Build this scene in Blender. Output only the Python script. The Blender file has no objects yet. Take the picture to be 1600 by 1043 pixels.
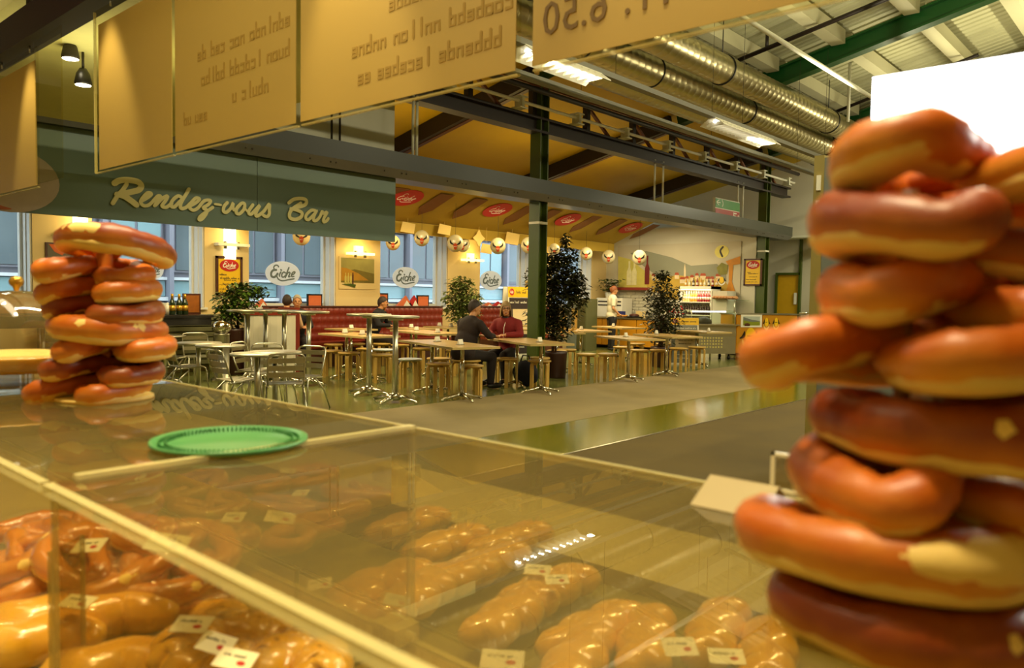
import bpy, bmesh, math, random
import numpy as np
from mathutils import Vector, Matrix, Euler
R_ = random.Random(7)
S = bpy.context.scene
COL = S.collection
PI = math.pi

# ------------------------------------------------------------------ camera, world, light
CAM_H, FPX = 1.42, 1218.18
PT, RL, YW = math.radians(2.83837), math.radians(.956625), math.radians(41.72344)
F = Vector((math.cos(YW)*math.cos(PT), math.sin(YW)*math.cos(PT), -math.sin(PT)))
_R = Vector((math.sin(YW), -math.cos(YW), 0)); _U = _R.cross(F)
RT = _R*math.cos(RL)+_U*math.sin(RL); UP = -_R*math.sin(RL)+_U*math.cos(RL)
CPOS = Vector((0, 0, CAM_H))
cd = bpy.data.cameras.new('camera'); cam = bpy.data.objects.new('camera', cd); COL.objects.link(cam)
cd.sensor_width = 36; cd.lens = FPX/1600*36
cam.matrix_world = Matrix(((RT.x, UP.x, -F.x, 0), (RT.y, UP.y, -F.y, 0), (RT.z, UP.z, -F.z, CAM_H), (0, 0, 0, 1)))
cd.clip_start = .01; cd.clip_end = 200
cd.dof.use_dof = True; cd.dof.focus_distance = 12.5; cd.dof.aperture_fstop = 7.5
S.camera = cam
S.view_settings.view_transform = 'Standard'; S.view_settings.look = 'None'
S.view_settings.gamma = 1; S.view_settings.use_curve_mapping = False
S.view_settings.exposure = 0.0
try:
    S.cycles.max_bounces = 8; S.cycles.transparent_max_bounces = 24; S.cycles.use_denoising = True
    S.cycles.sample_clamp_indirect = 4; S.cycles.caustics_refractive = False; S.cycles.caustics_reflective = False
except Exception: pass
w = bpy.data.worlds.new('daylight'); S.world = w; w.use_nodes = True
bg = w.node_tree.nodes['Background']; bg.inputs[0].default_value = (.88, .95, 1.0, 1); bg.inputs[1].default_value = 3.6

def light(kind, loc, power, col, size=.3, size_y=None, target=None, spot=None, blend=.4, name='lamp_and_fill_light'):
    d = bpy.data.lights.new(name, kind); d.energy = power; d.color = col
    o = bpy.data.objects.new(name, d); COL.objects.link(o); o.location = loc
    if kind == 'AREA':
        d.size = size
        if size_y: d.shape = 'RECTANGLE'; d.size_y = size_y
    elif kind in ('POINT', 'SPOT'): d.shadow_soft_size = size
    if kind == 'SPOT': d.spot_size = math.radians(spot); d.spot_blend = blend
    if target is not None:
        o.rotation_euler = (Vector(target)-Vector(loc)).to_track_quat('-Z', 'Y').to_euler()
    return o
WARM, HALO, COOL, SODA = (1, .80, .42), (1, .80, .45), (1, .97, .86), (1, .70, .22)
# hall luminaires under the roof, plus added upward lights that brighten the deck
for x in (1.5, 6.5, 11.5, 16.5):
    light('AREA', (x, 1.2, 5.4), 230, (1, .90, .58), 2.6, .12, (x, 1.2, 0))
    light('AREA', (x, 1.2, 5.45), 150, (1, .90, .58), 2.6, .12, (x, 1.2, 9))
    light('AREA', (x, 5.1, 3.80), 40, (1, .93, .66), 1.3, .06, (x, 5.1, 0))
    light('AREA', (x, 4.2, 4.3), 60, (1, .90, .60), 1.3, .06, (x, 4.2, 9))
# warm area lights added over the cafe tables; the upward ones brighten the ceiling
for x in (6.0, 9.2, 12.3, 15.3):
    light('AREA', (x, 10.6, 3.3), 105, WARM, 1.2, 1.2, (x, 10.6, 0))
    light('AREA', (x, 10.4, 3.42), 10, SODA, 1.0, 1.0, (x, 10.4, 9))
light('AREA', (19.8, 5.0, 4.4), 110, (1, .92, .62), 1.3, .12, (20.2, 7.5, 1.5))  # added to brighten the far wall of the hall
light('AREA', (4.6, 9.2, 3.3), 90, WARM, .8, .8, (4.6, 9.2, 0))  # added for more light on the aluminium chairs, no lamp hangs here
light('AREA', (16.8, 10.9, 2.9), 60, (1, .86, .55), 1.6, 2.4, (17.4, 10.9, 0))
# halogens of the sales counter
for x, y, p in ((.55, .15, 5), (.5, 1.0, 6), (.45, 1.8, 5), (.25, .55, 4)):
    light('SPOT', (x-.25, y, 2.55), p*11, HALO, .04, target=(x-.2, y, 1.0), spot=56, blend=.9)
for y in (.66, 1.62, 3.1, 3.98):
    light('SPOT', (1.02, y, 2.66), 26, HALO, .02, target=(1.22, y-.03, 1.7), spot=46, blend=.7)

light('AREA', (1.9, 4.9, 2.35), 5, (1, .92, .55), .5, .5, (2.0, 5.0, 5))  # added, shines upward to brighten the kiosk soffit
light('AREA', (.2, 1.6, 2.75), 9, (1, .86, .55), 1.6, .3, (1.2, 1.6, 1.9))  # added fill light on the backs of the menu boards

# ------------------------------------------------------------------ helpers
def ray(x, y): return F + RT*((x-800)/FPX) - UP*((y-521.5)/FPX)
def at(x, y, ax, v):
    r = ray(x, y); i = 'XYZ'.index(ax); return CPOS + r*((v-CPOS[i])/r[i])
def lin(c): c = c/255; return c/12.92 if c <= .04045 else ((c+.055)/1.055)**2.4
MATS = {}
def M(name, rgb, rough=.5, metal=0., var=.08, scale=12., bump=0., emit=0., spec=.5, alpha=1., trans=0., coat=0., detail=3., stretch=None, sss=0.):
    if name in MATS: return MATS[name]
    m = bpy.data.materials.new(name); m.use_nodes = True; nt = m.node_tree; b = nt.nodes['Principled BSDF']
    c = [lin(v) for v in rgb]
    b.inputs['Roughness'].default_value = rough; b.inputs['Metallic'].default_value = metal
    b.inputs['Specular IOR Level'].default_value = spec; b.inputs['Coat Weight'].default_value = coat
    if trans: b.inputs['Transmission Weight'].default_value = trans
    if alpha < 1: b.inputs['Alpha'].default_value = alpha
    if sss: b.inputs['Subsurface Weight'].default_value = sss; b.inputs['Subsurface Radius'].default_value = (.02, .01, .004)
    if emit:
        b.inputs['Emission Color'].default_value = (*c, 1); b.inputs['Emission Strength'].default_value = emit
    tc = nt.nodes.new('ShaderNodeTexCoord'); mp = nt.nodes.new('ShaderNodeMapping'); no = nt.nodes.new('ShaderNodeTexNoise')
    nt.links.new(tc.outputs['Object'], mp.inputs[0]); nt.links.new(mp.outputs[0], no.inputs['Vector'])
    if stretch: mp.inputs['Scale'].default_value = stretch
    no.inputs['Scale'].default_value = scale; no.inputs['Detail'].default_value = detail
    mx = nt.nodes.new('ShaderNodeMix'); mx.data_type = 'RGBA'
    mx.inputs['A'].default_value = (*[v*(1-var) for v in c], 1); mx.inputs['B'].default_value = (*[min(1, v*(1+var)) for v in c], 1)
    nt.links.new(no.outputs['Fac'], mx.inputs['Factor']); nt.links.new(mx.outputs['Result'], b.inputs['Base Color'])
    if bump:
        bp = nt.nodes.new('ShaderNodeBump'); bp.inputs['Strength'].default_value = bump; bp.inputs['Distance'].default_value = .01
        nt.links.new(no.outputs['Fac'], bp.inputs['Height']); nt.links.new(bp.outputs[0], b.inputs['Normal'])
    MATS[name] = m; return m
def thin_glass(name, tint, ior=1.45, rough=.01, refl=1.0, haze=0.):
    m = bpy.data.materials.new(name); m.use_nodes = True; nt = m.node_tree; nt.nodes.clear()
    out = nt.nodes.new('ShaderNodeOutputMaterial'); mix = nt.nodes.new('ShaderNodeMixShader')
    t = nt.nodes.new('ShaderNodeBsdfTransparent'); g = nt.nodes.new('ShaderNodeBsdfGlossy'); fr = nt.nodes.new('ShaderNodeFresnel')
    ge = nt.nodes.new('ShaderNodeNewGeometry'); mu = nt.nodes.new('ShaderNodeMath'); sb = nt.nodes.new('ShaderNodeMath')
    sb.operation = 'SUBTRACT'; sb.inputs[0].default_value = refl; nt.links.new(ge.outputs['Backfacing'], sb.inputs[1]); sb.use_clamp = True
    mu.operation = 'MULTIPLY'; nt.links.new(fr.outputs[0], mu.inputs[0]); nt.links.new(sb.outputs[0], mu.inputs[1])
    fr.inputs[0].default_value = ior; t.inputs[0].default_value = (*tint, 1); g.inputs['Roughness'].default_value = rough
    nt.links.new(mu.outputs[0], mix.inputs[0]); nt.links.new(t.outputs[0], mix.inputs[1]); nt.links.new(g.outputs[0], mix.inputs[2])
    if haze:
        df = nt.nodes.new('ShaderNodeBsdfDiffuse'); df.inputs[0].default_value = (.42, .34, .14, 1); m3 = nt.nodes.new('ShaderNodeMixShader'); m3.inputs[0].default_value = haze
        nt.links.new(t.outputs[0], m3.inputs[1]); nt.links.new(df.outputs[0], m3.inputs[2]); nt.links.new(m3.outputs[0], mix.inputs[1])
    nt.links.new(mix.outputs[0], out.inputs[0]); MATS[name] = m; return m

class MB:
    def __init__(s): s.v = []; s.f = []; s.sm = []; s.mi = []
    def add(s, vs, fs, smooth=False, mi=0):
        o = len(s.v); s.v += [tuple(v) for v in vs]; s.f += [tuple(i+o for i in f) for f in fs]
        s.sm += [smooth]*len(fs); s.mi += [mi]*len(fs); return s
    def box(s, a, b, mi=0):
        (x0, y0, z0), (x1, y1, z1) = a, b
        if x0 > x1: x0, x1 = x1, x0
        if y0 > y1: y0, y1 = y1, y0
        if z0 > z1: z0, z1 = z1, z0
        return s.add([(x0,y0,z0),(x1,y0,z0),(x1,y1,z0),(x0,y1,z0),(x0,y0,z1),(x1,y0,z1),(x1,y1,z1),(x0,y1,z1)],
            [(0,3,2,1),(4,5,6,7),(0,1,5,4),(1,2,6,5),(2,3,7,6),(3,0,4,7)], False, mi)
    def cbox(s, c, d, mi=0): return s.box([c[i]-d[i]/2 for i in range(3)], [c[i]+d[i]/2 for i in range(3)], mi)
    def beam(s, p, q, w, h, up=(0,0,1), mi=0):
        p = Vector(p); q = Vector(q); d = (q-p).normalized(); u = Vector(up)
        if abs(d.dot(u)) > .98: u = Vector((1,0,0))
        sd = d.cross(u).normalized()*w/2; u2 = sd.normalized().cross(d)*h/2
        vs = [p-sd-u2, p+sd-u2, p+sd+u2, p-sd+u2, q-sd-u2, q+sd-u2, q+sd+u2, q-sd+u2]
        return s.add(vs, [(0,1,2,3),(7,6,5,4),(0,4,5,1),(1,5,6,2),(2,6,7,3),(3,7,4,0)], False, mi)
    def tube(s, pts, r, n=8, closed=False, smooth=True, flat=1.0, mi=0):
        pts = [Vector(p) for p in pts]; N = len(pts); rs = r if isinstance(r, (list, tuple)) else [r]*N
        vs = []; nrm = None
        for i, p in enumerate(pts):
            if closed: t = pts[(i+1) % N]-pts[i-1]
            else: t = pts[min(i+1, N-1)]-pts[max(i-1, 0)]
            t = t.normalized() if t.length > 1e-9 else Vector((0,0,1))
            if nrm is None:
                a = Vector((0,0,1)) if abs(t.z) < .9 else Vector((1,0,0)); nrm = (a-t*a.dot(t)).normalized()
            else:
                nrm = nrm-t*nrm.dot(t); nrm = nrm.normalized() if nrm.length > 1e-6 else Vector((1,0,0))
            b = t.cross(nrm)
            for k in range(n):
                a = 2*PI*k/n; vs.append(p+(nrm*math.cos(a)*flat+b*math.sin(a))*rs[i])
        fs = []
        for i in range(N if closed else N-1):
            j = (i+1) % N
            for k in range(n):
                l = (k+1) % n; fs.append((i*n+k, i*n+l, j*n+l, j*n+k))
        if not closed: fs += [tuple(range(n-1, -1, -1)), tuple((N-1)*n+k for k in range(n))]
        return s.add(vs, fs, smooth, mi)
    def cyl(s, p, q, r, r2=None, n=16, smooth=True, mi=0):
        return s.tube([p, q], [r, r if r2 is None else r2], n, smooth=smooth, mi=mi)
    def lathe(s, prof, n=24, loc=(0,0,0), smooth=True, wob=None, mi=0):
        vs = []; fs = []; L = Vector(loc)
        for i, (r, z) in enumerate(prof):
            for k in range(n):
                a = 2*PI*k/n; rr = r*(wob(a, i) if wob else 1); vs.append(L+Vector((rr*math.cos(a), rr*math.sin(a), z)))
        for i in range(len(prof)-1):
            for k in range(n):
                l = (k+1) % n; fs.append((i*n+k, i*n+l, (i+1)*n+l, (i+1)*n+k))
        if prof[0][0] > 1e-4: fs.append(tuple(range(n-1, -1, -1)))
        if prof[-1][0] > 1e-4: fs.append(tuple((len(prof)-1)*n+k for k in range(n)))
        return s.add(vs, fs, smooth, mi)
    def ell(s, c, r, n=14, m=9, rot=None, mi=0, noise=0.):
        vs = []; fs = []; c = Vector(c); rot = rot or Matrix.Identity(3)
        for i in range(m+1):
            th = PI*i/m
            for k in range(n):
                a = 2*PI*k/n; q = 1+noise*(math.sin(3*a+5*th+c.x*90)+math.sin(7*a-3*th+c.y*70))*.5
                vs.append(c+rot @ Vector((r[0]*math.sin(th)*math.cos(a)*q, r[1]*math.sin(th)*math.sin(a)*q, -r[2]*math.cos(th)*q)))
        for i in range(m):
            for k in range(n):
                l = (k+1) % n; fs.append((i*n+k, i*n+l, (i+1)*n+l, (i+1)*n+k))
        return s.add(vs, fs, True, mi)
    def prism(s, poly, mp, h0, h1, mi=0):
        n = len(poly); vs = [mp(u, v, h0) for u, v in poly]+[mp(u, v, h1) for u, v in poly]
        return s.add(vs, [tuple(range(n-1, -1, -1)), tuple(range(n, 2*n))]+[(i, (i+1) % n, n+(i+1) % n, n+i) for i in range(n)], False, mi)
    def ribbon(s, pts, w, mp, h0, h1, sub=6, mi=0):
        P = [Vector((p[0], p[1])) for p in pts]; ws = w if isinstance(w, (list, tuple)) else [w]*len(P); Q = []; W = []
        for i in range(len(P)-1):
            a, b, c, d = P[max(i-1,0)], P[i], P[i+1], P[min(i+2, len(P)-1)]
            for k in range(sub):
                t = k/sub; Q.append(.5*((2*b)+(c-a)*t+(2*a-5*b+4*c-d)*t*t+(3*b-a-3*c+d)*t**3)); W.append(ws[i]*(1-t)+ws[i+1]*t)
        Q.append(P[-1]); W.append(ws[-1]); L = []; Rr = []
        for i, q in enumerate(Q):
            t = Q[min(i+1, len(Q)-1)]-Q[max(i-1, 0)]; t = t.normalized() if t.length > 1e-9 else Vector((1,0)); nn = Vector((-t.y, t.x))*W[i]/2
            L.append(q+nn); Rr.append(q-nn)
        n = len(Q); vs = []
        for h in (h0, h1):      # the face climbs a little along the stroke, so that crossing strokes never lie in one plane
            s.nr = (getattr(s, 'nr', 0)+1) % 40 if h == h1 else getattr(s, 'nr', 0); e_ = (h1-h0)*.25 if h == h1 else 0
            vs += [mp(p.x, p.y, h+e_*(i/n*.3+s.nr/40)) for i, p in enumerate(L)]+[mp(p.x, p.y, h+e_*(i/n*.3+s.nr/40)) for i, p in enumerate(Rr)]
        fs = []
        for i in range(n-1):
            fs += [(2*n+i, 2*n+i+1, 3*n+i+1, 3*n+i), (i, n+i, n+i+1, i+1), (i, i+1, 2*n+i+1, 2*n+i), (n+i, 3*n+i, 3*n+i+1, n+i+1)]
        s.add(vs, fs, False, mi)
        for q, ww in ((Q[0], W[0]), (Q[-1], W[-1])):
            s.prism([(q.x+ww/2*math.cos(a*PI/4), q.y+ww/2*math.sin(a*PI/4)) for a in range(8)], mp, h0, h1-(h1-h0)*(.02+.01*(s.nr % 9)), mi)
        return s
    def mesh(s, name, mats):
        me = bpy.data.meshes.new(name); me.from_pydata(s.v, [], s.f)
        for m in (mats if isinstance(mats, (list, tuple)) else [mats]): me.materials.append(m)
        me.polygons.foreach_set('use_smooth', s.sm); me.polygons.foreach_set('material_index', s.mi)
        bm = bmesh.new(); bm.from_mesh(me); bmesh.ops.recalc_face_normals(bm, faces=bm.faces); bm.to_mesh(me); bm.free()
        me.update(); return me
    def build(s, name, mats, parent=None, loc=None, label=None, rot=None):
        o = bpy.data.objects.new(name, s.mesh(name, mats)); COL.objects.link(o)
        if parent: o.parent = parent
        if loc is not None: o.location = loc
        if rot is not None: o.rotation_euler = rot
        if label: o['label'] = label
        return o
def tag(o, label, cat, group=None, kind=None):
    o['label'] = label; o['category'] = cat
    if group: o['group'] = group
    if kind: o['kind'] = kind
    return o
def thing(name, label, cat, loc=(0,0,0), rz=0, group=None):
    o = bpy.data.objects.new(name, None); COL.objects.link(o); o.location = loc; o.rotation_euler = (0,0,rz); o.empty_display_size = .05
    return tag(o, label, cat, group)
def struct(name, mb, m, parent=None):
    o = mb.build(name, m, parent); o['kind'] = 'structure'; return o
def kids(o): return [c for c in KID.get(o.name, [])]
def dup(root, loc, rz, label, group=None, scale=None):
    r = root.copy(); COL.objects.link(r); r.location = loc; r.rotation_euler = (0,0,rz); r['label'] = label
    if group: r['group'] = group
    if scale: r.scale = scale
    for c in list(root.children):
        d = c.copy(); COL.objects.link(d); d.parent = r
        for g in list(c.children):
            e = g.copy(); COL.objects.link(e); e.parent = d
    return r
def skin_mesh(joints, bones, radii, sub=1, root=0, extra=None):
    me = bpy.data.meshes.new('skin'); me.from_pydata([tuple(j) for j in joints], bones, []); o = bpy.data.objects.new('skin', me); COL.objects.link(o)
    o.modifiers.new('s', 'SKIN').use_smooth_shade = True
    lay = me.skin_vertices[0].data if me.skin_vertices else None
    if lay is None:
        bm = bmesh.new(); bm.from_mesh(me); bm.verts.layers.skin.verify(); bm.to_mesh(me); bm.free(); lay = me.skin_vertices[0].data
    for i, r in enumerate(radii): lay[i].radius = r if isinstance(r, tuple) else (r, r)
    for i in range(len(joints)): lay[i].use_root = (i == root)
    if sub: o.modifiers.new('u', 'SUBSURF').levels = sub
    bpy.context.view_layer.update(); dg = bpy.context.evaluated_depsgraph_get(); ev = o.evaluated_get(dg); m2 = ev.to_mesh()
    vs = [v.co.copy() for v in m2.vertices]; fs = [tuple(p.vertices) for p in m2.polygons]; ev.to_mesh_clear()
    bpy.data.objects.remove(o); bpy.data.meshes.remove(me); return vs, fs
def fuse(mb, voxel, it=5):      # overlapping closed shapes -> one continuous surface
    me = mb.mesh('fuse', []); o = bpy.data.objects.new('fuse', me); COL.objects.link(o)
    r = o.modifiers.new('r', 'REMESH'); r.mode = 'VOXEL'; r.voxel_size = voxel
    if it: q = o.modifiers.new('s', 'SMOOTH'); q.iterations = it; q.factor = .5
    bpy.context.view_layer.update(); ev = o.evaluated_get(bpy.context.evaluated_depsgraph_get()); m2 = ev.to_mesh()
    vs = [v.co.copy() for v in m2.vertices]; fs = [tuple(p.vertices) for p in m2.polygons]; ev.to_mesh_clear()
    bpy.data.objects.remove(o); bpy.data.meshes.remove(me); out = MB(); out.add(vs, fs, True); return out
def text_polys(body, size, ext=.001, align='CENTER'):
    c = bpy.data.curves.new('t', 'FONT'); c.body = body; c.size = size; c.extrude = ext; c.align_x = align; c.resolution_u = 2
    o = bpy.data.objects.new('t', c); COL.objects.link(o); bpy.context.view_layer.update()
    ev = o.evaluated_get(bpy.context.evaluated_depsgraph_get()); m = ev.to_mesh(); vs = [v.co.copy() for v in m.vertices]; fs = [tuple(p.vertices) for p in m.polygons]
    ev.to_mesh_clear(); bpy.data.objects.remove(o); bpy.data.curves.remove(c); return vs, fs
def mp_wall(o, ux, uz, n):      # (u, v, h) -> world: origin, horizontal axis, vertical axis, outward normal
    o, ux, uz, n = map(Vector, (o, ux, uz, n)); return lambda u, v, h: o+ux*u+uz*v+n*h

# handwritten word used on the ovals, in units of the half axes of the oval
def _n(p): return [((x-750)/483, -(y-480)/340) for x, y in p]
EICHE = [(_n([(625,300),(600,262),(540,260),(495,310),(510,370),(560,388)]), .075), (_n([(560,388),(480,400),(425,470),(430,560),(490,590),(550,560),(600,490)]), .12),
 (_n([(580,570),(620,640),(700,680),(800,675),(900,650),(1060,620)]), .075), (_n([(690,440),(650,520),(655,560)]), .085), (_n([(690,378),(702,392)]), .09),
 (_n([(820,465),(770,440),(718,500),(725,575),(780,572),(830,520)]), .08), (_n([(915,310),(860,450),(815,590)]), .08), (_n([(838,545),(880,465),(925,440),(945,465),(922,520),(907,568),(948,556)]), .08),
 (_n([(990,520),(1060,480),(1090,430),(1040,430),(990,500),(1000,560),(1060,550)]), .075)]
def ellipse(a, b, n=28, cx=0, cy=0): return [(cx+a*math.cos(2*PI*k/n), cy+b*math.sin(2*PI*k/n)) for k in range(n)]
def word(mb, a, b, mp, h0, h1, cx=0, cy=0, sub=3, wf=1.0):
    for pts, w_ in EICHE: mb.ribbon([(cx+u*a, cy+v*b) for u, v in pts], w_*wf*(a+b)/2*1.15, mp, h0, h1, sub)
GL = ([(0,0),(.45,0),(.45,.5),(0,.5),(0,0)], [(0,.5),(0,0),(.4,0),(.4,.5)], [(0,0),(0,.5),(.4,.5),(.4,0)], [(.1,0),(.1,1)], [(.4,.5),(0,.5),(0,0),(.4,0)], [(0,1),(0,0),(.4,0),(.4,.5),(0,.5)], [(.4,1),(.4,0),(0,0),(0,.5),(.4,.5)], [(0,.25),(.4,.25),(.4,.5),(0,.5),(0,0),(.4,0)])
def squiggle(mb, x0, x1, y, hgt, mp, h0, h1, rnd, fill=.8):      # lines of lettering too small or blurred to be read
    x = x0; n = rnd.randint(3, 7)
    while x < x1-hgt*.4:
        g = GL[rnd.randrange(len(GL))]; mb.ribbon([(x+u*hgt*.8, y-hgt*.35+v*hgt*.75) for u, v in g], hgt*.15, mp, h0, h1, 1); x += hgt*.55; n -= 1
        if n <= 0: x += hgt*.45; n = rnd.randint(3, 7)
    return mb

# ------------------------------------------------------------------ materials
m_cream = M('cream wall paint', (226, 200, 140), .75, var=.04, scale=3)
m_white = M('white wall paint', (205, 200, 178), .7, var=.04, scale=3)
m_rail = M('grey rail enamel', (112, 110, 96), .5)
m_greywall = M('grey white boarding', (224, 224, 204), .7, var=.05, scale=1.5)
m_green = M('green steel paint', (20, 82, 30), .4, var=.15, scale=4)
m_olive = M('olive green column paint', (66, 82, 18), .4, var=.15, scale=4)
m_dark = M('dark oxide steel paint', (28, 15, 10), .5, var=.2, scale=5)
m_rust = M('rust brown steel paint', (112, 60, 22), .6, var=.3, scale=3)
m_beam = M('anthracite beam cladding', (38, 42, 33), .35, var=.06, scale=1)
m_beam2 = M('grey beam soffit cladding', (100, 100, 96), .35, var=.05, scale=1)
m_sign = M('grey green sign board', (102, 122, 112), .33, var=.05, scale=.8)
m_letter = M('cream sign letters', (222, 212, 150), .5, var=.04)
m_zinc = M('galvanised spiral duct', (190, 180, 140), .33, 1.0, var=.12, scale=7)
m_alu = M('brushed aluminium', (200, 196, 176), .28, 1.0, var=.05, scale=20)
m_chrome = M('polished chrome', (215, 210, 190), .12, 1.0, var=.03)
m_steel = M('satin stainless steel', (176, 172, 150), .38, 1.0, var=.08, scale=9)
m_birch = M('lacquered birch', (200, 162, 80), .38, var=.14, scale=7, stretch=(1, 1, .15))
m_top = M('pale beech table top', (214, 176, 112), .25, var=.1, scale=5, stretch=(1, .12, 1))
m_edge = M('table edge banding', (190, 165, 105), .4, var=.05)
m_red = M('oxblood leather', (124, 38, 18), .42, var=.15, scale=9)
m_brown = M('walnut trim', (76, 36, 18), .45, var=.2, scale=9)
m_black = M('black lacquer', (22, 20, 18), .35, var=.1)
m_orange = M('orange laminate', (188, 128, 20), .4, var=.05, scale=2)
m_yellow = M('yellow print', (236, 190, 16), .45, var=.03)
m_redp = M('red print', (184, 22, 10), .6, var=.03)
m_whitep = M('white print', (236, 232, 214), .5, var=.02)
m_ink = M('dark grey print', (52, 46, 34), .6, var=.03)
m_wood = M('oak board', (150, 96, 40), .5, var=.2, scale=5)
m_decal = M('frosted window film', (244, 248, 255), .6, var=.02)
_nt = m_decal.node_tree; _tr = _nt.nodes.new('ShaderNodeBsdfTranslucent'); _tr.inputs[0].default_value = (.86, .93, 1, 1); _mx = _nt.nodes.new('ShaderNodeMixShader'); _mx.inputs[0].default_value = .4
_nt.links.new(_nt.nodes['Principled BSDF'].outputs[0], _mx.inputs[1]); _nt.links.new(_tr.outputs[0], _mx.inputs[2]); _nt.links.new(_mx.outputs[0], _nt.nodes['Material Output'].inputs[0])
m_pane = thin_glass('window glass', (.93, .97, .98))
m_cglass = thin_glass('counter acrylic', (.85, .80, .64), 1.49, .012, haze=.09)  # haze is a diffuse veil standing for reflections and scratched acrylic
m_dome = thin_glass('cloche acrylic', (.96, .94, .88), 2.1, .03, haze=.14)
m_acedge = M('acrylic cut edge', (232, 218, 150), .25, var=.03, alpha=.42)  # pale beige puts the glow of the acrylic edges into their colour
m_shelfglass = thin_glass('shelf glass', (.86, .93, .88))

# ------------------------------------------------------------------ setting
YB, YW, XE = 8.5, 13.2, 18.9
def zr(y): return 6.883-.2247*y          # underside of the rafters
m_floor = M('olive green linoleum', (114, 118, 62), .16, var=.12, scale=1.3, spec=.7)
m_strip = M('mustard green linoleum', (112, 108, 14), .14, var=.08, scale=1.5, spec=.6)
m_carpet = M('grey brown runner', (142, 124, 80), .75, var=.2, scale=2.2, bump=.2, detail=8)
m_mat = M('dark brown entrance mat', (84, 66, 8), .8, var=.3, scale=1.6, bump=.2, detail=6)
fl = struct('floor', MB().box((-3, 7.45, -.1), (22, 14, 0)), m_floor)
MB().box((-3, 5.35, -.1), (22, 7.45, .004)).build('runner_carpet', m_carpet, fl)
MB().box((-3, 4.25, -.1), (22, 5.35, .001)).build('floor_strip', m_strip, fl)
MB().box((-3, -8, -.1), (22, 4.25, .003)).build('entrance_mat', m_mat, fl)
MB().box((-3, 4.235, 0), (22, 4.262, .008)).build('metal_edging', m_alu, fl)
OPEN = [(-2.6, -.6), (1.9, 3.96), (4.8, 6.65), (7.5, 9.42), (10.55, 12.53), (13.6, 15.5), (16.4, 18.2)]
ZS, ZT = 1.12, 2.85
wb = MB(); wb.box((-3, YW, 0), (19.1, YW+.5, ZS)); wb.box((-3, YW, ZT), (19.1, YW+.5, 4.2))
px = -3
for a, b in OPEN: wb.box((px, YW, ZS), (a, YW+.5, ZT)); px = b
wb.box((px, YW, ZS), (19.1, YW+.5, ZT))
struct('wall_rear', wb, m_cream)
struct('wall_right', MB().box((XE, 8.62, 0), (XE+.2, YW+.5, 3.35)), m_white)
struct('wall_far', MB().box((21.5, -8, 0), (21.7, 14, 8)), m_white)
struct('wall_left', MB().box((-3.2, -8, 0), (-3, 14, 8)), m_cream)
struct('wall_front', MB().box((-3.2, -8.2, 0), (21.7, -8, 8)), m_cream)
m_frame = M('white window frame', (228, 226, 214), .45, var=.03)
for i, (a, b) in enumerate(OPEN):
    f = MB(); y0, y1 = YW+.34, YW+.44
    f.box((a, y0, ZS), (a+.07, y1, ZT)); f.box((b-.07, y0, ZS), (b, y1, ZT)); f.box((a+.07, y0, ZS), (b-.07, y1, ZS+.07)); f.box((a+.07, y0, ZT-.07), (b-.07, y1, ZT))
    f.box((b-.03, YW+.02, ZS), (b-.002, y0, ZT)); f.box((b-.045, YW+.16, ZS), (b-.03, YW+.2, ZT))
    wn = struct('window_%d' % (i+1), f, m_frame)
    MB().box((a+.07, YW+.385, ZS+.07), (b-.07, YW+.391, ZT-.07)).build('pane', m_pane, wn)
    MB().box((a-.03, YW-.06, ZS-.04), (b+.03, YW+.34, ZS)).build('window_sill', m_frame, wn)
# roof
m_deck = M('white corrugated roof deck', (186, 184, 146), .6, var=.06, scale=3)
m_cafe = M('ochre ceiling boards', (184, 150, 8), .65, var=.15, scale=1.2)
d = MB(); x = -3.0; vs = []
prof = []
while x < 21.6: prof += [(x, 0), (x+.13, 0), (x+.15, .05), (x+.20, .05), (x+.22, 0)]; x += .22
rows = [(8.55, zr(8.55)+.56), (-2, zr(-2)+.56), (-8, zr(-2)-.8)]
for y, z in rows: vs += [(u, y, z+h) for u, h in prof]
n = len(prof); d.add(vs, [(r*n+i, r*n+i+1, (r+1)*n+i+1, (r+1)*n+i) for r in range(2) for i in range(n-1)])
d.add([(-3.2, 8.6, zr(8.6)+.7), (21.7, 8.6, zr(8.6)+.7), (21.7, -2, zr(-2)+.7), (-3.2, -2, zr(-2)+.7), (21.7, -8.2, zr(-2)-.6), (-3.2, -8.2, zr(-2)-.6)], [(0,1,2,3), (3,2,4,5)])
struct('ceiling', d, m_deck)
cc = MB().add([(-3.2, 8.55, zr(8.55)+.3), (21.7, 8.55, zr(8.55)+.3), (21.7, 14, zr(14)+.3), (-3.2, 14, zr(14)+.3),
   (-3.2, 8.55, zr(8.55)+.75), (21.7, 8.55, zr(8.55)+.75), (21.7, 14, zr(14)+.6), (-3.2, 14, zr(14)+.6)], [(0,1,2,3), (7,6,5,4), (0,4,5,1), (1,5,6,2), (2,6,7,3), (3,7,4,0)])
struct('ceiling_cafe', cc, m_cafe)
m_purlin = M('cream painted purlin', (206, 202, 164), .6, var=.04)
XR = (1.05, 5.55, 10.05, 14.55, 19.05)
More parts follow.
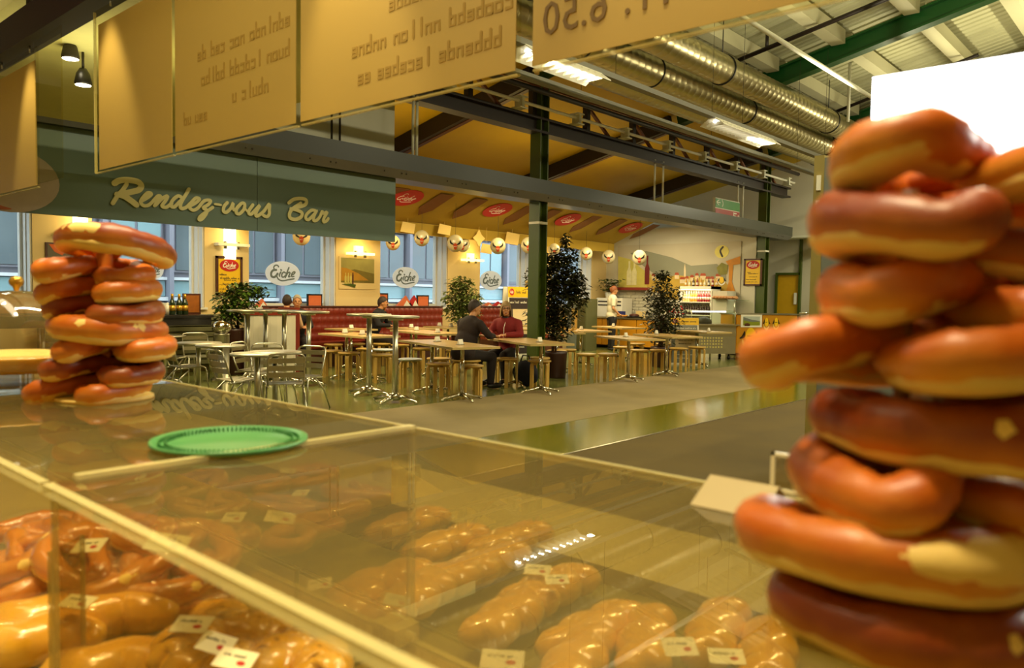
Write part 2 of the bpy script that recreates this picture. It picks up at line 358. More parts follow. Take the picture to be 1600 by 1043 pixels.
for j, xr in enumerate(XR):
    r = MB()
    for y0, y1 in ((8.45, -2.0), (-2.0, -7.9)):
        z0 = zr(y0) if y0 > 0 else zr(-2); z1 = zr(-2) if y1 > -3 else zr(-2)-1.3
        a = Vector((xr, y0, z0)); b = Vector((xr, y1, z1)); u = Vector((0, 0, 1))
        r.beam(a+u*.02, b+u*.02, .22, .035); r.beam(a+u*.17, b+u*.17, .03, .28); r.beam(a+u*.32, b+u*.32, .22, .035)
    tag(r.build('roof_girder', m_green), 'green steel roof girder %s' % ('over the sales counter', 'over the sales counter end', 'in line with the green column', 'crossing above the ducts at the upper edge', 'at the far end of the hall roof')[j], 'girder', 'green roof girders')
    r = MB(); a = Vector((xr, 8.6, zr(8.6))); b = Vector((xr, 13.2, zr(13.2)))
    r.beam(a+Vector((0,0,.14)), b+Vector((0,0,.14)), .12, .3); f_ = r.build('rafter', m_dark)
    MB().beam(a-Vector((-.09,0,.0)), b-Vector((-.09,0,.0)), .10, .05).build('bottom_flange', m_brown, f_)
    tag(f_, 'dark rafter under the ochre cafe ceiling, %s' % ('above the bar sign end', 'above the bar sign', 'meeting the green column', 'second beyond the green column', 'at the far wall')[j], 'rafter', 'dark cafe rafters')
for k, y in enumerate((7.6, 6.35, 5.15, 3.95, 2.75, 1.55, .35, -.85)):
    for j in range(len(XR)-1):
        if j == 0 and k > 2: continue
        p = MB().box((XR[j]+.14, y-.12, zr(y)+.26), (XR[j+1]-.14, y+.12, zr(y)+.50))
        p.box((XR[j]+.12, y-.14, zr(y)+.10), (XR[j]+.15, y+.14, zr(y)+.5))
        tag(p.build('purlin', m_purlin), 'cream box purlin between green girders under the corrugated deck', 'purlin', 'cream purlins of the hall roof')

# green columns and main steelwork in the plane of the cafe front
def column(x, lab):
    t = thing('steel_column', lab, 'column', (x, YB, 0))
    m = MB(); m.box((-.11, -.11, .02), (-.085, .11, 4.95)); m.box((.085, -.11, .02), (.11, .11, 4.95)); m.box((-.085, -.012, .02), (.085, .012, 4.95)); m.build('column_shaft', m_olive, t)
    MB().box((-.17, -.17, .0), (.17, .17, .02)).build('base_plate', m_olive, t)
    m = MB(); m.box((-.113, -.113, 2.62), (.113, .113, 2.66)); m.build('clamp_band', m_whitep, t)
column(10.15, 'olive green steel column rising between the tables beside the tall ficus')
column(19.05, 'green steel column at the far wall beside the small yellow poster')
column(1.05, 'green steel column hidden behind the bar sign end')
b = MB(); X0, X1 = -2.9, 20.2
prof = [(8.33, 2.99), (8.33, 3.02), (8.22, 3.09), (8.22, 3.32), (8.74, 3.32), (8.74, 3.02), (8.74, 2.99)]
b.add([(X0, y, z) for y, z in prof]+[(X1, y, z) for y, z in prof], [tuple(range(6, -1, -1)), tuple(range(7, 14))]+[(i, (i+1) % 7, 7+(i+1) % 7, 7+i) for i in range(7)])
bo = tag(b.build('fascia_beam', m_beam), 'long anthracite fascia beam running over the bar sign and the cafe front', 'beam')
MB().add([(X0, 8.322, 2.985), (X1, 8.322, 2.985), (X1, 8.212, 3.09), (X0, 8.212, 3.09), (X0, 8.332, 2.985), (X1, 8.332, 2.985), (X1, 8.222, 3.09), (X0, 8.222, 3.09)], [(0,1,2,3), (4,7,6,5), (0,4,5,1), (1,5,6,2), (2,6,7,3), (3,7,4,0)]).build('soffit_strip', m_beam2, bo)
m = MB()
for x in np.arange(3.2, 20, 1.15):
    for dx in (0, .3, .38): m.cyl((x+dx, 8.25, 3.045), (x+dx, 8.243, 3.042), .011, n=6)
m.build('screw_row', m_ink, bo)['kind'] = 'stuff'
# sign
sg = thing('bar_sign', 'grey green sign board reading Rendez-vous Bar hung under the fascia beam', 'sign', (0, 0, 0))
for x0, x1 in ((-.9, 1.85), (1.858, 4.9), (4.908, 7.0)):
    MB().box((x0, 8.44, 2.13), (x1, 8.5, 2.99)).build('sign_panel', m_sign, sg)
NRM = Vector((0, -1, 0))
def sp(x, y, sc, ox, oy): q = at(ox+x/sc, oy+y/sc, 'Y', 8.44); return (q.x, q.z)
mp = lambda u, v, h: Vector((u, 8.44-h, v))
L1 = [([(155,228),(210,195),(300,182),(400,190),(480,215),(515,265),(480,318),(380,345),(280,368)], 58), ([(320,235),(270,310),(200,390),(130,498)], 40), ([(190,378),(280,400),(380,465),(450,520)], 58),
 ([(520,465),(600,420),(650,372),(600,358),(530,430),(508,490),(550,530),(620,518),(690,450),(740,400),(775,408),(740,450),(695,530)], 34), ([(705,525),(790,440),(865,400),(850,450),(795,530),(850,552),(925,500)], 34),
 ([(1060,420),(1010,400),(935,460),(915,530),(960,545),(1030,480),(1090,420),(1160,305)], 34), ([(1090,420),(1045,510),(1055,568),(1120,553),(1175,500)], 34),
 ([(1180,530),(1260,485),(1300,440),(1250,428),(1185,495),(1170,560),(1220,590),(1280,560),(1345,480),(1400,455),(1450,465),(1420,515),(1350,560),(1400,590),(1390,640),(1340,705),(1295,722),(1310,675),(1390,615),(1480,553)], 32), ([(1515,508),(1570,516)], 22)]
L2 = [([(35,311),(112,322)], 20), ([(190,292),(150,340),(143,400),(180,412),(235,360),(262,298),(258,350),(285,385),(330,340),(370,300),(405,310),(400,370),(345,430),(303,420),(310,360),(360,305)], 30),
 ([(395,350),(440,400)], 20), ([(510,320),(462,390),(462,430),(500,428),(595,325),(555,400),(545,452),(575,455),(645,400),(712,312),(715,380),(712,440),(680,468),(640,450)], 30),
 ([(960,295),(1020,252),(1100,240),(1172,258),(1170,312),(1100,343),(1040,347),(980,400),(968,460),(990,492),(1050,500),(1110,472),(1122,420),(1060,385),(985,370)], 32), ([(1110,300),(1060,330),(1030,350)], 30),
 ([(1290,392),(1240,388),(1180,440),(1172,490),(1212,500),(1290,420),(1305,392),(1270,470),(1272,518),(1312,508),(1350,460),(1375,402),(1392,428),(1438,412),(1400,480),(1392,530),(1430,520),(1452,490)], 28)]
lts = []
for L, sc, ox, oy in ((L1, 8.649, 160, 260), (L2, 8, 330, 280)):
    for pts, w_ in L:
        if L is L1 and not lts or L is L2 and len(lts) == 1 and pts[0][0] > 900: lts.append(MB())
        lt = lts[-1]
        q = [sp(x, y, sc, ox, oy) for x, y in pts]
        a = sp(pts[0][0], pts[0][1], sc, ox, oy); b2 = sp(pts[0][0], pts[0][1]+w_, sc, ox, oy); ww = abs(a[1]-b2[1])*1.38
        lt.ribbon(q, ww, mp, .008, .022, 5)
lts[0].build('sign_word', m_letter, sg, label='raised cream script reading Rendez-vous'); lts[1].build('sign_word', m_letter, sg, label='raised cream script reading Bar')
m = MB()
for x in np.arange(.5, 7, .62): m.cyl((x, 8.47, 2.95), (x, 8.47, 3.0), .012, n=6)
m.build('hanging_bolts', m_alu, sg)
e = MB()
e.prism(ellipse(.42, .3, 32, 2.35, 2.42), mp, .002, .02)
e.build('round_emblem', M('pale pinkish round emblem', (176, 160, 146), .5), sg, label='pale round emblem with a red lower rim')
MB().ribbon([(2.35+.38*math.cos(t), 2.42+.27*math.sin(t)) for t in np.linspace(PI*1.08, PI*1.5, 9)], [.02,.04,.06,.07,.07,.06,.05,.03,.01], mp, .021, .026, 2).build('emblem_rim', M('faded red emblem rim', (176, 96, 66), .6), sg)
# boxed wall above the sign
struct('wall_bar_upper', MB().box((-3, 8.86, 3.2), (7.32, 9.0, 5.4)), m_greywall)
for k, x in enumerate((6.2, 6.33)):
    tag(MB().cyl((x, 8.8, 3.3), (x, 8.8, 5.0), .015, n=8).build('hanger_rod', m_ink), 'thin dark hanger rod before the grey boxed wall, %s of two' % ('first', 'second')[k], 'rod', 'hanger rods of the fascia beam')
for pa, pb in ((645, 651), (1024, 1037), (1155, 1163)):
    for p_ in (pa, pb):
        q = at(p_, 240, 'Y', 8.45)
        tag(MB().cyl((q.x, 8.45, 3.3), (q.x, 8.45, 4.2), .02, n=8).build('hanger_rod', m_greywall), 'pale hanger rod on the fascia beam, %s of the pair %s' % ('first' if p_ == pa else 'second', {645: 'beside the grey boxed wall', 1024: 'beyond the green column', 1155: 'beside the exit sign'}[pa]), 'rod', 'hanger rods of the fascia beam')
# truss
tr = thing('lattice_truss', 'dark steel lattice truss spanning above the fascia beam', 'truss', (0, 0, 0))
m = MB(); m.box((-2.9, 8.38, 4.12), (20.4, 8.62, 4.16)); m.box((-2.9, 8.38, 4.34), (20.4, 8.62, 4.38)); m.box((-2.9, 8.48, 4.16), (20.4, 8.52, 4.34)); m.build('bottom_chord', m_dark, tr)
m = MB(); m.box((-2.9, 8.4, 4.86), (20.4, 8.6, 4.96)); m.build('top_chord', m_rust, tr)
for x in np.arange(-2.05, 20, 1.5):
    MB().box((x-.05, 8.45, 4.38), (x+.05, 8.55, 4.86)).build('truss_post', m_dark, tr)
    if abs(x-9.9) > .4: MB().beam((x+.05, 8.5, 4.82), (x+.7, 8.5, 4.4), .05, .05).build('truss_diagonal', m_rust, tr)
tag(MB().cyl((-2.9, 8.2, 4.72), (20.4, 8.2, 4.72), .045, n=10).build('heating_pipe', m_dark), 'dark heating pipe running along the truss posts', 'pipe')
ct = thing('conduit_run', 'cream conduit with clamp brackets lying on the truss chord', 'conduit', (0, 0, 0))
MB().cyl((-2.9, 8.3, 4.5), (20.4, 8.3, 4.5), .028, n=8).build('conduit_tube', m_whitep, ct)
for x in np.arange(.4, 20, 1.5):
    k = MB(); k.box((x-.09, 8.2, 4.38), (x+.09, 8.4, 4.40)); k.box((x-.03, 8.22, 4.40), (x+.03, 8.38, 4.56)); k.box((x-.09, 8.2, 4.55), (x+.09, 8.4, 4.57)); k.build('clamp_bracket', m_greywall, ct)
# ducts
def duct(y, z, r, x0, x1, straps, lab):
    t = thing('ventilation_duct', lab, 'duct', (0, y, z), 0, 'spiral ducts along the hall')
    n = 28; m = MB(); vs = []; fs = []; x = x0; rings = []
    while x < x1: rings += [(x, r), (x+.15, r), (x+.158, r*1.018), (x+.166, r)]; x += .174
    for X_, rr in rings:
        for k in range(n): a = 2*PI*k/n; vs.append((X_+ .05*k/n, rr*math.cos(a), rr*math.sin(a)))
    for i in range(len(rings)-1):
        for k in range(n): l = (k+1) % n; fs.append((i*n+k, i*n+l, (i+1)*n+l, (i+1)*n+k))
    m.add(vs, fs, True); m.build('duct_shell', m_zinc, t)
    for xs in straps:
        q = MB(); q.tube([(xs, 1.03*r*math.cos(a), 1.03*r*math.sin(a)) for a in np.linspace(0, 2*PI, 25)[:-1]], .014, 6, closed=True); q.cyl((xs, 0, r), (xs, 0, zr(y)-z+.3), .008, n=6)
        q.build('hanging_strap', m_black, t)
duct(5.9, 5.03, .225, -2.5, 18.6, (2.3, 6.9, 11.5, 16.1), 'uppermost bright spiral duct under the roof girders')
duct(6.5, 4.86, .222, -2.5, 19.6, (.9, 5.2, 8.6, 10.4, 13.6, 17.6), 'middle spiral ventilation duct with black straps')
duct(7.12, 4.86, .222, -2.5, 20.4, (3.6, 9.4, 14.9, 18.8), 'lower spiral ventilation duct next to the truss')
tag(MB().box((18.6, 5.6, 4.7), (20.6, 6.2, 5.4)).build('duct_box', m_zinc), 'galvanised box at the far end of the upper duct', 'duct box')
def rail(y, z, nm, lab):
    m = MB(); m.box((-2.9, y-.05, z-.008), (20.4, y+.05, z)); m.box((-2.9, y-.05, z), (20.4, y-.042, z+.05)); m.box((-2.9, y+.042, z), (20.4, y+.05, z+.05)); o = m.build(nm, m_rail)
    h = MB()
    for x in np.arange(1, 20, 3.2): h.cyl((x, y, z), (x, y, zr(y)+.05), .003, n=5)
    h.build('suspension_wires', m_ink, o)['kind'] = 'stuff'; tag(o, lab, 'rail')
rail(5.1, 3.855, 'lighting_rail', 'grey lighting rail carrying the fluorescent fixtures below the ducts')
rail(5.58, 3.75, 'cable_rail', 'grey cable rail running in front of the dark truss')
m_tube = M('lit fluorescent tube', (255, 250, 235), .5, emit=3.5)
def luminaire(pxa, pxb, lab, lit=True):
    xa = at(*pxa, 'Y', 5.1).x; xb = at(*pxb, 'Y', 5.1).x
    t = thing('fluorescent_fixture', lab, 'ceiling light', (xa, 5.1, 3.79), 0, 'fluorescent fixtures on the rail'); L = xb-xa
    m = MB()
    for s_ in (-1, 1): m.add([(0, s_*.05, .06), (L, s_*.05, .06), (L, s_*.17, -.03), (0, s_*.17, -.03), (0, s_*.05, .052), (L, s_*.05, .052), (L, s_*.17, -.04), (0, s_*.17, -.04)], [(0,1,2,3), (7,6,5,4), (0,4,5,1), (1,5,6,2), (2,6,7,3), (3,7,4,0)])
    m.box((0, -.05, .05), (L, .05, .065)); m.build('reflector', m_whitep, t)
    MB().cyl((.06, 0, .02), (L-.06, 0, .02), .016, n=8).build('tube_lamp', m_tube if lit else m_whitep, t)
    m = MB()
    for x in np.arange(.1, L, .12): m.box((x, -.13, -.03), (x+.006, .13, .02))
    m.build('louvre_blades', m_whitep, t)
luminaire((1112, 195), (1203, 232), 'lit white fluorescent fixture below the ducts near the far column')
luminaire((815, 60), (935, 118), 'white fluorescent fixture partly hidden by the menu boards')
luminaire((560, -60), (700, 10), 'white fluorescent fixture hidden above the menu boards')
# pipes below the roof
def pipe(p, q, r, m_, nm, lab):
    tag(MB().cyl(p, q, r, n=8).build(nm, m_), lab, 'pipe')
pa = at(1154, 94, 'X', 13.0); pb = at(1345, 15, 'X', 13.0); dv = pb-pa
pipe(pa, pb+dv*1.2, .04, m_dark, 'sprinkler_pipe', 'dark sprinkler pipe crossing below the corrugated roof')
pipe((13.0, pa.y+dv.y*.25, pa.z+dv.z*.25), (13.0, pa.y+dv.y*.25, pa.z+dv.z*.25+.28), .03, m_dark, 'sprinkler_riser', 'short dark riser standing on the sprinkler pipe')
pa = at(1302, 176, 'X', 17.3); pb = at(1372, 148, 'X', 17.3); dv = pb-pa
pipe(pa, pb+dv*2, .035, m_dark, 'sprinkler_pipe', 'second dark sprinkler pipe, farther off behind the white light box')
pa = at(1150, 20, 'Y', 4.2)
pipe((1.0, 4.2, pa.z), (20.5, 4.2, pa.z), .03, m_greywall, 'conduit_pipe', 'thin pale conduit running under the purlins above the ducts')
q = at(1328, 105, 'X', 15.6); q2 = at(1324, 190, 'X', 15.6)
pipe((q.x, q.y, zr(q.y)+.3), (q.x, q.y, q2.z), .03, m_greywall, 'drop_pipe', 'grey vertical drop pipe hanging from the green girder')

# cafe banner canopy
m_canvas = M('cream awning canvas', (172, 142, 40), .8, var=.06, scale=2)
m_brownp = M('brown print', (122, 74, 24), .7, var=.1)
cn = thing('banner_canopy', 'long cream awning with red ovals and brown diagonal stripes under the cafe ceiling', 'awning', (0, 0, 0))
A = Vector((0, 11.0, 3.52)); B = Vector((0, 12.5, 2.90)); sl = (B-A); sn = sl.cross(Vector((1,0,0))).normalized()
if sn.z > 0: sn = -sn
mpc = lambda u, v, h: Vector((u, 0, 0))+A+sl*v+sn*h
m = MB(); n = 60
for i in range(n):
    u0, u1 = 6.9+(18.2-6.9)*i/n, 6.9+(18.2-6.9)*(i+1)/n
    k0, k1 = .012*math.sin(u0*2.1), .012*math.sin(u1*2.1)
    m.add([mpc(u0,0,k0), mpc(u1,0,k1), mpc(u1,1,k1), mpc(u0,1,k0), mpc(u0,0,k0-.008), mpc(u1,0,k1-.008), mpc(u1,1,k1-.008), mpc(u0,1,k0-.008)], [(0,1,2,3), (7,6,5,4), (0,4,5,1), (2,6,7,3)])
m.build('canvas', m_canvas, cn)
m = MB(); m.box((6.9, 12.46, 2.66), (18.2, 12.5, 2.9)); 
m.build('valance', m_canvas, cn)
for k, pxy in enumerate(((635, 308), (777, 327), (887, 342), (985, 355), (560, 298))):
    # intersect the ray with the canopy plane
    r = ray(*pxy); t_ = (A-CPOS).dot(sn)/r.dot(sn); Q = CPOS+r*t_; v = (Q-A).dot(sl)/sl.dot(sl); u = Q.x
    sv = sl.length
    el = ellipse(.36, .32/sv, 26, u, v); o = MB().prism(el, mpc, .015, .022).build('red_oval', m_redp, cn)
    # the word stands upright seen from the hall: low edge of the canvas is its foot
    q2 = MB(); word(q2, .29, -.26/sv, mpc, .023, .028, u, v, wf=.8); q2.build('oval_lettering', m_whitep, o)
    for s_ in (-1, 1):
        du = u+s_*.80
        MB().prism([(du-.20, v-.34/sv), (du+.18, v-.34/sv), (du+.16, v+.34/sv), (du-.02, v+.6/sv), (du-.24, v+.3/sv)], mpc, .016, .020).build('stripe', m_brownp, cn)
# hanging paper stars and cards along the canopy edge
m_card = M('cream card', (236, 204, 120), .7, var=.04, emit=0)
for k, (px_, py_, s_) in enumerate(((637, 355, .2), (694, 358, .2), (748, 372, .22), (800, 372, .26), (885, 378, .24), (760, 388, .2))):
    q = at(px_, py_, 'Y', 12.35); pts = [(s_*(.9 if j % 2 else .55)*math.cos(j*PI/4+.4*k), s_*(.9 if j % 2 else .5)*math.sin(j*PI/4+.4*k)) for j in range(8)] if k in (2, 4) else [(-s_, -s_*.5), (s_*.8, -s_*.6), (s_, s_*.4), (-s_*.7, s_*.55)]
    tag(MB().prism(pts, mp_wall((q.x, 12.35, q.z), (1,0,0), (0,0,1), (0,-1,0)), 0, .012).cyl((q.x, 12.345, q.z), (q.x, 12.345, 2.97), .003, n=4).build('hanging_card', m_card), 'cream %s hanging at the awning edge %s' % ('star card' if k in (2, 4) else 'paper card', ('beside the bar sign', 'left of the balloon pair', 'above the lit wall lamp', 'beside the green column', 'beyond the green column', 'in front of the window top')[k]), 'card', 'cards hanging from the awning')
# exit sign
ex = thing('exit_sign', 'green and red hanging sign with arrows and letter F above the fascia beam', 'sign', (0, 0, 0))
a0 = at(1116, 308, 'Y', 8.4); a1 = at(1153, 346, 'Y', 8.4); xm0, xm1 = a0.x, a1.x; zt_, zb = at(1116, 308, 'Y', 8.4).z, at(1116, 340, 'Y', 8.4).z; zm = (zt_+zb)/2
MB().box((xm0, 8.37, zb), (xm1, 8.43, zt_)).build('sign_body', m_whitep, ex)
MB().box((xm0+.01, 8.36, zm+.01), (xm1-.01, 8.37, zt_-.02)).build('green_field', M('exit green', (20, 110, 20), .4, emit=.15), ex)
MB().box((xm0+.01, 8.36, zb+.02), (xm1-.01, 8.37, zm-.01)).build('red_field', M('fire red', (150, 10, 8), .4, emit=.1), ex)
hh = (zt_-zm); w_ = xm1-xm0
mp8 = mp_wall((xm0, 8.36, zm), (1,0,0), (0,0,1), (0,-1,0))
m = MB(); m.ribbon([(.13*w_, .3*hh), (.04*w_, .55*hh), (.13*w_, .8*hh)], .02, mp8, 0, .004); m.ribbon([(.05*w_, .55*hh), (.18*w_, .55*hh)], .02, mp8, 0, .004); m.ribbon([(.25*w_, .85*hh), (.29*w_, .5*hh), (.26*w_, .2*hh)], .025, mp8, 0, .004)
m.ribbon([(.74*w_, -.85*hh), (.74*w_, -.2*hh)], .035, mp8, 0, .004); m.ribbon([(.74*w_, -.24*hh), (.85*w_, -.24*hh)], .03, mp8, 0, .004); m.ribbon([(.74*w_, -.52*hh), (.83*w_, -.52*hh)], .03, mp8, 0, .004)
m.ribbon([(.87*w_, -.55*hh), (.97*w_, -.55*hh)], .025, mp8, 0, .004); m.ribbon([(.93*w_, -.38*hh), (.98*w_, -.55*hh), (.93*w_, -.72*hh)], .025, mp8, 0, .004, 1)
m.build('sign_symbols', m_whitep, ex)
# yellow door and end panels
dr = struct('door_1', MB().box((21.46, 8.52, 0), (21.5, 9.1, 2.12)), M('yellow door paint', (206, 160, 20), .45))
MB().box((21.42, 8.54, 1.3), (21.46, 8.62, 1.62)).build('door_plate', m_whitep, dr)
m = MB(); m.box((21.40, 9.1, 0), (21.5, 9.16, 2.18)); m.box((21.40, 8.46, 2.12), (21.5, 9.1, 2.18)); m.box((21.40, 8.44, 0), (21.5, 8.5, 3.1)); m.build('door_frame', m_olive, dr)
tag(MB().box((20.9, 5.5, 3.1), (21.48, 9.3, 3.16)).build('wall_shelf', m_greywall), 'pale ledge panel on the far hall wall above the yellow door', 'ledge')
# facade across the street
m_fac = M('blue grey facade metal', (138, 140, 152), .5, var=.06, scale=1)
m_teal = M('teal spandrel glass', (138, 172, 178), .25, var=.12, scale=1.5)
m_fglass = M('dark reflecting facade glass', (104, 118, 124), .12, var=.25, scale=.8)
m_lt = M('pale concrete band', (214, 222, 224), .6, var=.05)
bl = thing('office_building', 'blue grey office facade across the street seen through the windows', 'building', (0, 21, 0))
MB().box((-4, .35, -1), (42, .8, 12)).build('facade_wall', m_fac, bl)
me_f = {}
for fl_ in range(4):
    z0 = -.6+fl_*2.4
    MB().box((-4, .1, z0+1.72), (42, .35, z0+1.82)).build('concrete_band', m_lt, bl)
    MB().box((-4, .16, z0+2.28), (42, .35, z0+2.36)).build('concrete_band', m_lt, bl)
    for i in range(27):
        x = -4+i*1.7
        if fl_ == 0:
            f = MB().box((x, .0, -.6), (x+.12, .35, 9)).build('mullion', m_fac, bl)
        w1 = MB(); w1.box((x+.2, .22, z0+.1), (x+1.6, .34, z0+1.66)); wo = w1.build('window', m_fac, bl) if (fl_, i) not in me_f else None
        k_ = MB(); k_.box((x+.26, .18, z0+.16), (x+.86, .215, z0+1.6)); k_.box((x+.94, .18, z0+.16), (x+1.54, .215, z0+1.6)); k_.build('window_pane', m_fglass if (i*7+fl_*3) % 4 else m_teal, wo)
        MB().box((x+.14, .24, z0+1.84), (x+1.68, .34, z0+2.26)).build('spandrel', m_teal, bl)
st = struct('street', MB().box((-4, 13.75, -.6), (42, 21.3, -.5)), M('street asphalt', (120, 124, 128), .8))

# ------------------------------------------------------------------ pier lamps, posters, decals, balloons
m_lamp = M('lit lamp glass', (255, 232, 150), .4, emit=2.2)
m_lampw = M('lit lamp panel', (255, 246, 205), .4, emit=3.2)
LAMPS = [((128, 362), 'bright', 'behind the small pretzel stack'), ((362, 382), 'bright', 'above the framed yellow poster'), ((563, 396), 'bar', 'above the landscape print'), ((738, 406), 'bar', 'above the bushy plant behind the dark-clad man'), ((872, 410), 'bar', 'hidden behind the tall ficus')]
for (x, y), kd, wh in LAMPS:
    q = at(x, y, 'Y', YW-.1)
    t = thing('wall_lamp', 'lit wall lamp with horizontal glass shelf %s' % wh, 'wall lamp', (q.x, YW, q.z), 0, 'wall lamps on the window piers')
    m = MB(); m.box((-.30, -.2, -.03), (.30, -.02, .02)); m.build('glass_shelf', m_lamp if kd == 'bar' else m_whitep, t)
    m = MB(); m.box((-.1, -.07, -.26 if kd == 'bright' else -.04), (.1, -.003, .62 if kd == 'bright' else .16)); m.build('lamp_panel', m_lampw if kd == 'bright' else m_lamp, t)
    m = MB(); m.cyl((-.12, -.1, -.08), (-.12, -.1, .05), .03, n=10); m.cyl((.12, -.1, -.08), (.12, -.1, .05), .03, n=10); m.build('lamp_socket', m_alu, t)
    light('POINT', (q.x, YW-.32, q.z+.25), 8, SODA, .08)
def poster_yellow(loc, w_, h_, ang, lab, lines):
    t = thing('framed_poster', lab, 'poster', loc, ang)
    fr_ = MB()
    for a, b in (((-w_/2, 0, -h_/2), (-w_/2+.04, .04, h_/2)), ((w_/2-.04, 0, -h_/2), (w_/2, .04, h_/2)), ((-w_/2, 0, h_/2-.04), (w_/2, .04, h_/2)), ((-w_/2, 0, -h_/2), (w_/2, .04, -h_/2+.04))): fr_.box(a, b)
    fr_.build('frame', m_brown, t); MB().box((-w_/2+.03, .015, -h_/2+.03), (w_/2-.03, .04, h_/2-.03)).build('sheet', m_yellow, t)
    mm = mp_wall((0, .014, 0), (1,0,0), (0,0,1), (0,-1,0)); a, b = w_*.36, h_*.155; cy = h_*.27
    o = MB().prism(ellipse(a, b, 28, 0, cy), mm, 0, .004).build('red_oval', m_redp, t)
    q = MB(); word(q, a*.95, b*.95, mm, .004, .007, 0, cy, 4); q.build('oval_lettering', m_whitep, o)
    q = MB()
    for y, x0, x1, hh_ in lines: squiggle(q, x0*w_, x1*w_, y*h_, hh_*h_, mm, 0, .002, R_)
    q.build('print_lines', m_ink, t)
    return t
q = at(357, 431, 'Y', YW); ww = at(379, 431, 'Y', YW).x-at(338, 431, 'Y', YW).x; hh = at(357, 401, 'Y', YW).z-at(357, 462, 'Y', YW).z
poster_yellow((q.x, YW-.045, q.z), ww, hh, 0, 'yellow poster with red oval in brown frame on the pier above the potted shrub', [(.04, -.36, -.05, .07), (-.05, -.34, .38, .07), (-.10, -.2, .3, .05), (-.2, -.25, .22, .05), (-.33, -.36, .2, .06), (-.41, -.36, .1, .06)])
q = at(1177, 425, 'X', XE); ww = abs(at(1191, 425, 'X', XE).y-at(1163, 425, 'X', XE).y); hh = at(1177, 404, 'X', XE).z-at(1177, 446, 'X', XE).z
poster_yellow((XE-.045, q.y, q.z), ww, hh, -PI/2, 'small yellow poster in brown frame on the white wall by the far column', [(0, -.3, -.05, .05), (-.05, -.25, .3, .05), (-.17, -.2, .25, .04), (-.27, -.35, .2, .04), (-.36, -.35, .3, .04)])
def picture(pa, pb, nm, lab, style):
    a = at(*pa, 'Y', YW-.02); b = at(*pb, 'Y', YW-.02); x0, x1, z1, z0 = a.x, b.x, a.z, b.z
    t = thing(nm, lab, 'picture', (0, 0, 0)); y = YW
    MB().box((x0, y-.02, z0), (x1, y, z1)).build('picture_board', m_cream if style != 'dark' else m_brown, t)
    W, H_ = x1-x0, z1-z0; mm = mp_wall((x0, y-.02, z0), (1,0,0), (0,0,1), (0,-1,0))
    P_ = lambda pts: [(u*W, v*H_) for u, v in pts]
    if style == 'land':
        MB().prism(P_([(.05,.2),(.95,.2),(.95,.96),(.05,.96)]), mm, 0, .004).build('sky_print', M('print haze', (150, 140, 70), .6, var=.2, scale=6), t)
        MB().prism(P_([(.05,.5),(.4,.62),(.95,.5),(.95,.2),(.05,.2)]), mm, .004, .006).build('hill_print', M('print olive hill', (110, 96, 20), .6, var=.3, scale=10), t)
        MB().prism(P_([(.05,.66),(.2,.64),(.5,.5),(.8,.28),(.05,.25)]), mm, .006, .008).build('field_print', M('print ochre field', (176, 126, 14), .6, var=.2, scale=8), t)
        q = MB()
        for u in (.14, .21, .28): q.prism(P_([(u,.15),(u+.05,.15),(u+.05,.38),(u+.035,.42),(u+.035,.5),(u+.015,.5),(u+.015,.42),(u,.38)]), mm, .008, .01)
        q.build('bottle_print', M('print pale bottle', (190, 176, 90), .5), t)
        MB().prism(P_([(.34,.1),(.38,.1),(.38,.42),(.37,.52),(.35,.52),(.34,.42)]), mm, .008, .01).build('dark_bottle_print', m_brown, t)
        MB().prism(P_([(.06,.14),(.3,.08),(.42,.04),(.44,.14),(.3,.17)]), mm, .01, .012).build('fruit_print', m_olive, t)
    elif style == 'dark':
        MB().prism(P_([(.06,.04),(.94,.04),(.94,.96),(.06,.96)]), mm, 0, .004).build('dusk_print', M('print grey dusk', (96, 88, 70), .6, var=.3, scale=6), t)
        MB().prism(P_([(.1,.95),(.9,.95),(.55,.6),(.3,.7)]), mm, .004, .006).build('orange_print', M('print orange', (210, 96, 20), .6, var=.3, scale=8), t)
    else:
        MB().prism(P_([(.1,.06),(.9,.06),(.9,.94),(.1,.94)]), mm, 0, .004).build('gold_print', M('print gold', (180, 130, 20), .6, var=.4, scale=8), t)
    return t
picture((530, 400), (587, 452), 'landscape_print', 'landscape print with bottles and ochre field on the cream pier', 'land')
picture((71, 378), (118, 428), 'dusk_picture', 'dark framed picture with orange glow behind the small pretzel stack', 'dark')
picture((821, 438), (829, 478), 'gold_picture', 'narrow gold picture partly hidden by the green column', 'gold')
# window ovals
for k, (x, y, wpx, hpx, wh) in enumerate(((236, 420, 40, 36, 'half hidden by the small pretzel stack'), (442, 427, 54, 38, 'above the couple at the booth'), (634, 433.5, 41, 33, 'above the man leaning on his hand'), (767, 438, 34, 30, 'beside the bushy plant'), (897, 440, 20, 26, 'behind the tall ficus'))):
    yy = YW+.36; q = at(x, y, 'Y', yy); a = (at(x+wpx/2, y, 'Y', yy).x-at(x-wpx/2, y, 'Y', yy).x)/2; b = hpx/2*(F.dot(q-CPOS))/FPX
    mm = mp_wall((q.x, yy, q.z), (1,0,0), (0,0,1), (0,-1,0)); t = thing('window_oval', 'frosted white oval with script word on the window %s' % wh, 'window sticker', (0,0,0), 0, 'white ovals on the windows')
    o = MB().prism(ellipse(a, b, 32), mm, -.003, .003).build('film', m_decal, t)
    s_ = MB(); word(s_, a, b, mm, .004, .007, 0, 0, 4); s_.build('oval_lettering', M('grey film lettering', (98, 112, 116), .6), t)
